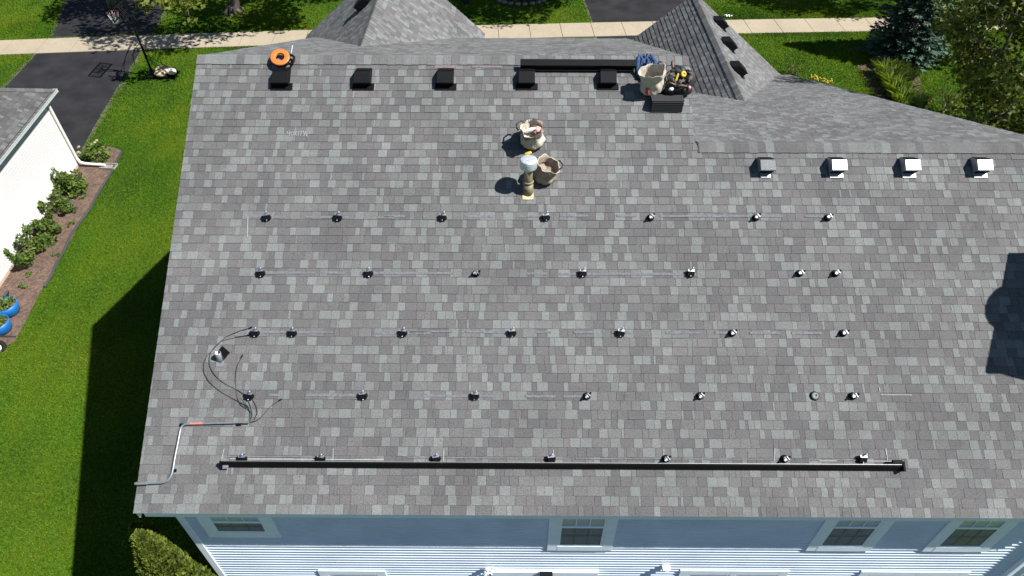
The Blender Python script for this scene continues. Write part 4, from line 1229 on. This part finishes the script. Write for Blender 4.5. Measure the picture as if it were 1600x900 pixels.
# downspout: down the corner, elbow, then out over the bed
d0 = NA + nout * .09 + nd * .02
pe = Vector((*G(120, 258), .14)); pe2 = Vector((*G(166, 261.5), .10))
npart('downspout', MB().tube([d0 + Vector((0, 0, 2.80)), d0 + Vector((0, 0, 1.2)), d0 + Vector((0, 0, .36))] , .05, 8), M['ntrim'])
npart('downspout_elbow', MB().tube([d0 + Vector((0, 0, .37)), d0 + Vector((.06, -.02, .20)), d0.lerp(pe2, .25) + Vector((0, 0, .11)), pe2], [.05, .055, .055, .055], 8), M['ntrim'])
sb = thing('splash_block', 'grey brown splash block under the white downspout end', 'splash block', (pe2.x + .15, pe2.y - .02, .024), (0, 0, math.radians(-3)))
MB().box(-.30, .26, -.17, .17, 0, .03).build('block_base', M['stone'], sb, .01)
MB().box(-.30, .26, .12, .17, .031, .08).build('block_rim', M['stone'], sb, .01)
MB().box(-.30, .26, -.17, -.12, .031, .08).build('block_rim', M['stone'], sb, .01)

# ------------------------------------------------------------------ plants
def bush(label, x, y, r, h, n, mats, w, name='shrub', leaf=.06, group=None, z0=.0, flowers=0, stems=7, lump=15, el=1.5):
    o = thing(name, label, 'shrub', (x, y, z0), (0, 0, 0), group)
    b = MB()
    g = random.Random(int(abs(x * 91 + y * 37)))
    tips = []
    for k in range(stems):
        a = g.uniform(0, 6.28); q = g.uniform(.2, .75)
        pts = [(0, 0, 0), (math.cos(a) * r * q * .5, math.sin(a) * r * q * .5, h * .45), (math.cos(a) * r * q, math.sin(a) * r * q, h * .85)]
        b.tube(pts, [.018, .012, .005], 5)
    b.build('stem', M['bark'], o)
    cs = []
    for k in range(lump):
        a = g.uniform(0, 6.28); q = g.uniform(.05, 1.0) ** .7
        cs.append((math.cos(a) * r * q, math.sin(a) * r * q, h * g.uniform(.25, 1.0) * (1.05 - .45 * q), g.choice((.16, .22, .30, .40))))
    cs = np.array(cs)
    idx = nrng.integers(0, lump, n)
    d = rand_dirs(n); rad = nrng.uniform(.55, 1.08, n) ** .6
    c = cs[idx, :3] + d * (rad * cs[idx, 3])[:, None] * np.array([r, r, min(h, r * 1.2)])
    c[:, 2] = np.clip(c[:, 2], .03, None)
    np_mesh('foliage', leaf_quads(c, leaf * nrng.choice([.7, 1.0, 1.3], n), el, .6), 4, mats, pick(n, w), o)
    if flowers:
        f = MB()
        for k in range(flowers):
            a = g.uniform(0, 6.28); q = g.uniform(.5, .95)
            f.blob((math.cos(a) * r * q, math.sin(a) * r * q, h * g.uniform(.75, 1.05)), (.06, .06, .04), k, .35, 8, 5)
        f.build('blossom', M['flower'], o)
    return o
HM = [M['h1'], M['h2'], M['h3']]
GB = 'shrubs along the cream wall'
def at(u, v): return G(u, v)
for lab, u, v, r, h, n in (('round leafy shrub against the cream wall left of the downspout', 97, 302, 0.52, 0.85, 1520), ('leafy shrub beside the lawn edge, nearest the downspout', 122, 300, 0.46, 0.77, 1280),
                           ('low leafy shrub second along the wall from the downspout', 92, 334, 0.49, 0.77, 1360), ('open leafy shrub in the middle of the wall bed', 76, 372, 0.50, 0.77, 1360),
                           ('wide leafy shrub nearest the blue planters', 47, 408, 0.55, 0.85, 1760)):
    x, y = at(u, v); bush(lab, x, y, r, h, n, HM, [.45, .35, .2], group=GB, leaf=.075)
x, y = at(150, 250); bush('small shrub with cream flower heads at the top of the bed', x, y, .48, .62, 900, HM, [.5, .35, .15], leaf=.075, flowers=6)
for k, (u, v) in enumerate(((45, 432), (35, 450), (118, 330), (135, 292), (110, 352), (88, 400), (160, 258))):
    x, y = at(u, v); o = bush('low weed tuft sprouting in the mulch ' + ['above the blue planters', 'beside the nursery tray', 'between two shrubs nearest the downspout', 'by the edging near the downspout', 'below the second shrub', 'beside the widest shrub', 'under the downspout end'][k], x, y, .16, .12, 60, HM, [.5, .4, .1], 'weed', .05, 'weeds in the mulch bed', .02, 0, 2, 4)
    o['category'] = 'weed'
# blue barrel planters
def planter(label, u, v, ang, L, W, H, seed):
    x, y = at(u, v)
    o = thing('planter', label, 'planter', (x, y, .024), (0, 0, ang), 'blue barrel planters')
    def stad(t, f=1.0, z=0):
        c, s_ = math.cos(t), math.sin(t)
        return Vector(((L / 2 - W / 2) * (1 if c > 0 else -1) * (1 if abs(c) > 1e-6 else 0) + W / 2 * f * c, W / 2 * f * s_, z))
    b = MB(); n = 36; rings = [(.72, 0), (.9, .05), (1.0, H * .6), (1.03, H), (.96, H), (.93, H * .75)]
    vs = [stad(2 * math.pi * (j + .5) / n, f, z) for f, z in rings for j in range(n)]
    fs = [(i * n + j, i * n + (j + 1) % n, (i + 1) * n + (j + 1) % n, (i + 1) * n + j) for i in range(len(rings) - 1) for j in range(n)]
    fs.append(tuple(range(n - 1, -1, -1)))
    b.add(vs, fs, 0, True); b.build('tub', M['blue'], o)
    sb_ = MB(); sb_.add([stad(2 * math.pi * (j + .5) / n, .94, H * .76) for j in range(n)], [tuple(range(n))]); sb_.build('soil', M['mulch'], o)
    m = 260
    c = np.stack([nrng.uniform(-L * .42, L * .42, m), nrng.uniform(-W * .38, W * .38, m), H * .76 + nrng.uniform(0, .22, m)], 1)
    np_mesh('foliage', leaf_quads(c, .075, 1.6, .5), 4, HM, pick(m, [.5, .4, .1]), o)
planter('bright blue barrel planter with green seedlings, farther of two', -1, 492, math.radians(14), 1.25, .62, .36, 1)
planter('bright blue barrel planter with green seedlings, nearer of two', -14, 520, math.radians(14), 1.25, .62, .36, 2)
x, y = at(12, 474)
tr = thing('nursery_tray', 'dark plastic nursery tray leaning on the cream wall behind the planters', 'plant tray', (x - .02, y, .03), (math.radians(0), math.radians(-62), math.radians(5)))
MB().box(-.02, .40, -.16, .16, 0, .03).build('tray_back', M['edging'], tr)
b = MB()
for i in range(5): b.box(-.02 + i * .1, .0 + i * .1, -.16, .16, .031, .07)
b.build('tray_rib', M['edging'], tr)
x, y = at(-3, 546)
wh = thing('wheel', 'black rubber tyre with pale hub at the near end of the bed', 'wheel', (x, y, .05), (math.radians(38), 0, math.radians(20)))
MB().lathe([(.13, -.04), (.20, -.05), (.235, -.02), (.235, .02), (.20, .05), (.13, .04), (.12, 0), (.13, -.04)], 28, caps=False).build('tyre', M['rubber'], wh)
MB().lathe([(.0, .035), (.05, .035), (.06, .02), (.125, .012), (.125, -.012), (0, -.012)], 24).build('hub', M['whitep'], wh)
p0, p1 = at(-12, 527), at(26, 527.5)
tag(MB().tube([(p0[0], p0[1], .06), (p1[0], p1[1], .05)], .02, 8).build('pole', M['edging']), 'thin dark pole lying across the end of the bed', 'pole')

# arborvitae at the near left house corner
def arbor(label, x, y, h, r, n, mats, w, group):
    o = thing('arborvitae', label, 'evergreen', (x, y, 0), (0, 0, 0), group)
    MB().tube([(0, 0, 0), (.02, 0, h * .8)], [.06, .02], 8).build('trunk', M['bark'], o)
    z = nrng.uniform(.04, 1, n) ** .8
    prof = np.clip((1.02 - z) ** .62 * 1.25, .04, 1)
    a = nrng.uniform(0, 2 * np.pi, n)
    lump = 1 + .10 * np.sin(5 * a + 9 * z) + .07 * np.sin(9 * a - 17 * z)
    rad = r * prof * lump * nrng.uniform(.72, 1.05, n) ** .5
    c = np.stack([rad * np.cos(a), rad * np.sin(a), z * h], 1)
    ax = np.stack([np.cos(a) * .5, np.sin(a) * .5, np.full(n, 1.0)], 1) + nrng.normal(0, .35, (n, 3))
    ax /= np.linalg.norm(ax, axis=1, keepdims=True)
    np_mesh('foliage', leaf_quads(c, .055, 1.9, 0, ax), 4, mats, pick(n, w), o)
    return o
AM = [mat('cedar_mid', (.095, .130, .016), .7, spec=.2, transl=.2), mat('cedar_light', (.150, .185, .026), .7, spec=.2, transl=.2), mat('cedar_dark', (.035, .055, .012), .7, spec=.2)]
arbor('tall yellow green arborvitae at the house corner below the eave', -5.86, 4.80, 4.62, .56, 18000, AM, [.5, .3, .2], 'arborvitae at the house corner')
arbor('shaded dark arborvitae just left of the sunlit one', -6.75, 5.6, 3.3, .45, 6000, AM, [.5, .2, .3], 'arborvitae at the house corner')

# deciduous trees
def limb(b, p0, p1, r0, r1, g, bend=.12, n=6):
    p0, p1 = Vector(p0), Vector(p1); L = (p1 - p0).length
    o1 = Vector((g.uniform(-1, 1), g.uniform(-1, 1), g.uniform(-.3, .6))) * L * bend
    pts = [p0 + (p1 - p0) * (i / n) + o1 * math.sin(math.pi * i / n) for i in range(n + 1)]
    b.tube(pts, [r0 + (r1 - r0) * i / n for i in range(n + 1)], 8)
    return pts
def tree(name, label, x, y, base_r, fork_z, center, rad, nclump, nleaf, leaf, mats, w, group=None, seed=1, extra=(), csize=.75, minz=None):
    """center and rad of the crown are relative to the foot"""
    o = thing(name, label, 'tree', (x, y, 0), (0, 0, 0), group)
    g = random.Random(seed)
    b = MB()
    top = Vector((center[0] * .6, center[1] * .6, fork_z))
    for k in range(5):
        a = k * 1.26 + g.uniform(-.3, .3)
        b.tube([(math.cos(a) * base_r * 2.6, math.sin(a) * base_r * 2.6, -.03), (math.cos(a) * base_r * 1.1, math.sin(a) * base_r * 1.1, .08), (math.cos(a) * base_r * .4, math.sin(a) * base_r * .4, .4)], [base_r * .25, base_r * .5, base_r * .5], 7)
    limb(b, (0, 0, -.05), top, base_r, base_r * .7, g, .05)
    cl = []
    for k in range(nclump):
        d = Vector((g.gauss(0, 1), g.gauss(0, 1), g.gauss(0, 1))).normalized()
        q = g.uniform(.35, 1.0) ** .5
        c = Vector(center) + Vector((d.x * rad[0] * q, d.y * rad[1] * q, d.z * rad[2] * q))
        if minz is not None and c.z < minz: c.z = minz + g.uniform(0, .6)
        cl.append((c, csize * g.uniform(.6, 1.25)))
    for e in extra: cl.append((Vector(e[:3]), e[3]))
    mains = []
    for k in range(7):
        a = k * .9 + g.uniform(-.2, .2)
        q = Vector(center) + Vector((math.cos(a) * rad[0] * .5, math.sin(a) * rad[1] * .5, g.uniform(-.3, .5) * rad[2]))
        mains += limb(b, top - Vector((0, 0, g.uniform(0, fork_z * .25))), q, base_r * .45, base_r * .14, g)[2:]
    for c, s_ in cl:
        m_ = min(mains, key=lambda p: (p - c).length)
        limb(b, m_, c, base_r * .10, .012, g, .15, 4)
    b.build('trunk', M['bark'], o)
    wts = np.array([s_ ** 2 for _, s_ in cl]); wts /= wts.sum()
    idx = nrng.choice(len(cl), nleaf, p=wts)
    cc = np.array([list(c) for c, _ in cl]); sz = np.array([s_ for _, s_ in cl])
    d = rand_dirs(nleaf); rr = nrng.uniform(0.05, 1, nleaf) ** .55
    pos = cc[idx] + d * (rr * sz[idx])[:, None] * np.array([1.15, 1.15, .62])
    pos[:, 2] -= .12 * (d[:, 0] ** 2 + d[:, 1] ** 2) * sz[idx]
    np_mesh('crown', leaf_quads(pos, leaf, 1.5, .8), 4, mats, pick(nleaf, w), o)
    return o
LM = [M['l1'], M['l2'], M['l3']]
LY = [M['l1'], M['y1'], M['l2']]
GT = 'trees on the street verge'
ax_, ay_ = -14.7, 35.2
tree('street_tree', 'broad tree with exposed roots on the verge by the neighbour drive', ax_, ay_, .26, 2.6, (2.0, .2, 7.6), (8.0, 5.6, 3.2), 85, 18000, .17, LY, [.45, .25, .3], GT, 4,
     extra=[(*(Vector((*G(u, v, z), z)) - Vector((ax_, ay_, 0))), s_) for u, v, z, s_ in ((222, -4, 3.8, .45), (226, 9, 3.5, .32), (262, 8, 3.3, .42), (290, 14, 3.1, .40), (297, 32, 2.9, .24), (305, 2, 3.5, .45), (258, 19, 3.0, .25), (243, -4, 3.9, .45), (278, -2, 3.7, .5))], minz=4.5, csize=1.0)
tree('street_tree', 'full verge tree behind the stone ring near the left gable', .35, 39.6, .22, 2.8, (2.8, -3.4, 7.8), (4.5, 4.3, 2.8), 60, 13000, .17, LM, [.45, .3, .25], GT, 12, minz=5.2, csize=1.0)
tree('street_tree', 'verge tree beyond the spruce with pale bare ground at its foot', 21.9, 39.9, .22, 2.8, (-.4, -2.9, 7.6), (3.9, 3.4, 2.8), 45, 9500, .17, LM, [.45, .3, .25], GT, 15, minz=5.4, csize=1.0)
tree('garden_tree', 'large leafy garden tree filling the upper right corner of the view', 17.0, 21.2, .20, 1.6, (.15, -.7, 5.4), (3.5, 3.5, 3.6), 80, 26000, .125, LM, [.42, .30, .28], None, 23, extra=[(-4.6, -1.8, 8.2, .7), (-3.9, -1.5, 9.0, .8), (-4.8, -1.2, 7.2, .5), (-4.3, -2.6, 7.8, .6), (-3.2, -2.0, 8.6, .8), (-4.9, -2.2, 9.0, .5), (-4.4, -4.0, 8.8, .6), (-4.6, -4.7, 9.2, .5), (-4.5, -3.2, 8.4, .55), (-3.6, -3.4, 8.6, .7)], csize=.80, minz=1.0)

# blue spruce
def spruce(label, x, y, h, r):
    o = thing('spruce_tree', label, 'spruce', (x, y, 0))
    b = MB(); b.tube([(0, 0, -.05), (0, 0, h * .6), (0, 0, h)], [.12, .07, .015], 8)
    g = random.Random(2)
    P, A, MI = [], [], []
    nw = 30
    for k in range(nw):
        z = .35 + (h - .5) * (k / (nw - 1)) ** .95
        rr = r * (1 - (z - .2) / h) ** .85 + .05
        nbn = max(6, int(17 * rr / r) + 4)
        for j in range(nbn):
            a = 2 * math.pi * (j + g.uniform(-.35, .35)) / nbn + k * .7
            L = rr * g.uniform(.78, 1.12)
            out = Vector((math.cos(a), math.sin(a), 0)); sidev = Vector((-out.y, out.x, 0))
            if L > .5 and j % 2 == 0: b.tube([(0, 0, z), out * (L * .5) + Vector((0, 0, z - .05 * L)), out * L * .95 + Vector((0, 0, z - .12 * L))], [.018, .012, .004], 4)
            ns = int(12 + 26 * L)
            for q in range(ns):
                t = g.uniform(.15, 1) ** .7
                wid = .30 * L * (1.05 - t) + .05
                s_ = g.uniform(-1, 1)
                p = out * (L * t) + sidev * (s_ * wid) + Vector((0, 0, z - .16 * L * t + .10 * L * t * t + g.uniform(-.035, .035)))
                ax = (out * 1.0 + sidev * s_ * .9 + Vector((0, 0, g.uniform(-.15, .3)))).normalized()
                P.append(p); A.append(ax)
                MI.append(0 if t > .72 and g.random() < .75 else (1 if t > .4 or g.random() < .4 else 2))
    b.build('trunk', M['bark'], o)
    P = np.array([list(p) for p in P]); A = np.array([list(a) for a in A])
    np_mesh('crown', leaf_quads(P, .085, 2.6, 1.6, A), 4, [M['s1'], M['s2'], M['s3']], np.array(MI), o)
spruce('blue green spruce standing in a bed by the sidewalk', 18.0, 30.4, 7.0, 1.85)

# strap-leaved plants in the right bed
def clump(label, u, v, h, n, r, m, group, lean=.5, name='ornamental_grass', cat='grass clump'):
    x, y = at(u, v)
    o = thing(name, label, cat, (x, y, 0.0), (0, 0, 0), group)
    a = nrng.uniform(0, 2 * np.pi, n); q = r * np.sqrt(nrng.uniform(0, 1, n)) * .5
    bx_, by_ = q * np.cos(a), q * np.sin(a)
    hh = h * nrng.uniform(.55, 1.1, n); l = lean * nrng.uniform(.2, 1.2, n) * hh
    a2 = a + nrng.normal(0, .6, n)
    mx_, my_ = bx_ + np.cos(a2) * l * .4, by_ + np.sin(a2) * l * .4
    tx_, ty_ = bx_ + np.cos(a2) * l, by_ + np.sin(a2) * l
    wx_, wy_ = -np.sin(a2) * .016, np.cos(a2) * .016
    z0_ = np.zeros(n)
    v = np.stack([np.stack([bx_ - wx_, by_ - wy_, z0_], 1), np.stack([mx_ - wx_ * 1.2, my_ - wy_ * 1.2, hh * .72], 1), np.stack([tx_, ty_, hh * .92], 1), np.stack([mx_ + wx_ * 1.2, my_ + wy_ * 1.2, hh * .76], 1), np.stack([bx_ + wx_, by_ + wy_, z0_], 1)], 1)
    c = np_mesh('foliage', v, 5, m, pick(n, [1] * len(m)), o)
    return o
GL = 'lime grass clumps in a row along the bed edge'
for lab, u, v in (('lime green grass clump at the far end of its row, next to the spruce', 1380, 117), ('lime green grass clump second from the spruce', 1388, 131), ('lime green grass clump second from the roof edge', 1397, 147), ('lime green grass clump nearest the roof edge', 1407, 163)):
    clump(lab, u, v + 4, .75, 420, .62, [M['lime'], M['y1'], M['h1']], GL, .75)
GI = 'iris clumps behind the lime grass'
for lab, u, v in (('dark upright iris clump just under the spruce', 1400, 115), ('dark upright iris clump between spruce and tree', 1414, 126), ('dark upright iris clump by the roof edge under the tree', 1432, 166)):
    clump(lab, u, v + 5, .75, 260, .5, [M['iris'], M['l1']], GI, .35, 'iris', 'iris')
x, y = at(1472, 178); bush('twiggy open shrub under the garden tree by the roof edge', x, y, .8, 1.3, 700, LM, [.5, .3, .2], leaf=.07, stems=14)
x, y = at(1468, 92); bush('yellow green shrub between the spruce and the garden tree', x, y, 1.1, 1.5, 2200, [M['l1'], M['y1'], M['h3']], [.5, .25, .25], leaf=.085)
x, y = at(1240, 125); o = bush('low thin weedy plant at the lawn edge by the roof valley', x, y + .3, .5, .5, 260, LM, [.5, .3, .2], leaf=.05)
for k, (u, v) in enumerate(((1270, 132), (1280, 134), (1291, 137))):
    x, y = at(u, v); b = MB(); g = random.Random(k)
    fo = thing('flower', '%s yellow flower clump at the lawn edge beyond the roof' % ['left', 'middle', 'right'][k], 'flowers', (x, y + .1, 0), (0, 0, 0), 'yellow flowers beyond the roof')
    for q in range(14): b.blob((g.uniform(-.22, .22), g.uniform(-.15, .15), .28 + g.uniform(-.06, .06)), (.035, .035, .022), q, .2, 7, 4)
    b.build('blossom', M['yflower'], fo)
    c = np.stack([nrng.uniform(-.25, .25, 90), nrng.uniform(-.2, .2, 90), nrng.uniform(.03, .27, 90)], 1)
    np_mesh('foliage', leaf_quads(c, .06, 1.8, .4), 4, HM, pick(90, [.5, .4, .1]), fo)
x, y = at(1138, 28); b = MB(); g = random.Random(3)
for q in range(8): b.blob((g.uniform(-.2, .2), g.uniform(-.1, .1), .10 + g.uniform(-.04, .05)), (.05, .05, .035), q, .2, 7, 4)
tag(b.build('white_flower', M['whitep'], None, 0, (x, y, 0)), 'small white flowers at the sidewalk edge right of the gable', 'flowers')

# stone ring round a shaded bed, bench-like blue tub on the verge
x, y = at(815, -2)
ring = thing('stone_ring', 'ring of pale stones round a shaded bed on the verge', 'stone ring', (x, y, 0))
g = random.Random(5)
for k in range(22):
    a = 2 * math.pi * k / 22
    MB().blob((math.cos(a) * 1.35, math.sin(a) * .95, .09), (.15, .11, .10), k, .25, 9, 6).build('stone', M['stone'], ring)
c = np.stack([nrng.normal(0, .6, 500), nrng.normal(0, .4, 500), nrng.uniform(.05, .5, 500)], 1)
np_mesh('foliage', leaf_quads(c, .09, 1.6, .5), 4, [M['l3'], M['leatherb']], pick(500, [.5, .5]), ring)
x, y = at(728, 3)
tub = thing('tub', 'blue tub in the shade beside the left gable', 'tub', (x, y, 0))
MB().lathe([(.16, 0), (.21, .30), (.225, .30), (.225, .32), (.20, .31), (.15, .03), (0, .03)], 20).build('tub_body', M['denim'], tub)
x, y = at(1462, 9)
MBs = MB().blob((0, 0, .12), (.6, .25, .2), 3, .3); tag(MBs.build('rock', M['leatherb'], None, 0, (x, y, 0)), 'brown rock on bare ground beyond the sidewalk at right', 'rock')

# ------------------------------------------------------------------ basketball hoop
x, y = G(240, 119)
bb = thing('basketball_hoop', 'black portable basketball hoop beside the neighbour drive', 'basketball hoop', (x, y, 0))
MB().tube([(0, 0, .08), (0, 0, 2.75)], .05, 10).build('pole', M['black'], bb)
MB().prism([(-.30, 0), (-.33, .12), (-.15, .20), (.15, .20), (.33, .12), (.30, 0)], -.18, 1.05).build('base', M['blackp'], bb, .03)
MB().tube([(.9, .22, .15), (.02, .03, 1.0)], .014, 6).build('brace', M['black'], bb)
MB().tube([(.9, -.22, .15), (.02, -.03, 1.0)], .014, 6).build('brace', M['black'], bb)
MB().tube([(.03, .0, 1.55), (.15, .0, 1.40), (.16, 0, 1.25)], .02, 8).build('height_lever', M['alud'], bb)
for dz in (0, -.30):
    for dy in (-.07, .07):
        MB().tube([(.12, dy, 2.72 + dz), (-.02, dy, 2.72 + dz), (-.34, dy, 3.15 + dz)], .018, 6).build('arm', M['black'], bb)
MB().tube([(.20, 0, 2.5), (.15, 0, 2.78), (-.05, 0, 2.62)], .03, 6).build('spring', M['black'], bb)
bf = MB()
y0_, y1_, z0_, z1_ = -.68, .62, 2.72, 3.58
for (a, c, d, e) in ((y0_, y1_, z0_, z0_ + .05), (y0_, y1_, z1_ - .05, z1_), (y0_, y0_ + .05, z0_ + .05, z1_ - .05), (y1_ - .05, y1_, z0_ + .05, z1_ - .05)):
    bf.box(-.38, -.34, a, c, d, e)
bf.box(-.376, -.345, -.32, -.29, z0_ + .05, z1_ - .05); bf.box(-.376, -.345, .29, .32, z0_ + .05, z1_ - .05)
bf.box(-.3755, -.3455, -.29, .29, z0_ + .42, z0_ + .45)
bdo = bf.build('backboard', M['black'], bb)
gb = MB().box(-.364, -.358, y0_ + .05, y1_ - .05, z0_ + .05, z1_ - .05)
gb.build('acrylic_sheet', M['glass'], bdo)
ringp = [(-.68 + .225 * math.cos(a), .225 * math.sin(a), 2.86) for a in [2 * math.pi * i / 24 for i in range(24)]]
MB().tube(ringp, .012, 6, 0, True).build('rim', M['redrim'], bb)
nt_ = MB()
for k in range(12):
    a = 2 * math.pi * k / 12
    for sg in (1, -1):
        nt_.tube([(-.68 + .22 * math.cos(a), .22 * math.sin(a), 2.85), (-.68 + .16 * math.cos(a + sg * .26), .16 * math.sin(a + sg * .26), 2.64), (-.68 + .11 * math.cos(a), .11 * math.sin(a), 2.44)], .007, 4)
nt_.build('net', M['net'], bb)
for k, (lab, dx, dy, dz, a, sx) in enumerate((('tan sandbag lying uppermost on the hoop base', .42, .12, .30, .2, .30), ('cream sandbag at the outer end of the hoop base', .88, -.05, .28, -.7, .34), ('tan sandbag lowest beside the hoop pole', .48, -.22, .24, .05, .26))):
    o = MB().blob((0, 0, 0), (sx, .20, .10), k + 3, .07, 18, 10, 0, None, .85).build('sandbag', M['sand'] if k != 1 else mat('cream_sandbag_cloth', (.66, .58, .46), .95, var=.1, bump=.3), None, 0, (x + dx, y + dy, dz), (.05, .08 * (k - 1), a))
    tag(o, lab, 'sandbag', 'sandbags on the hoop base')
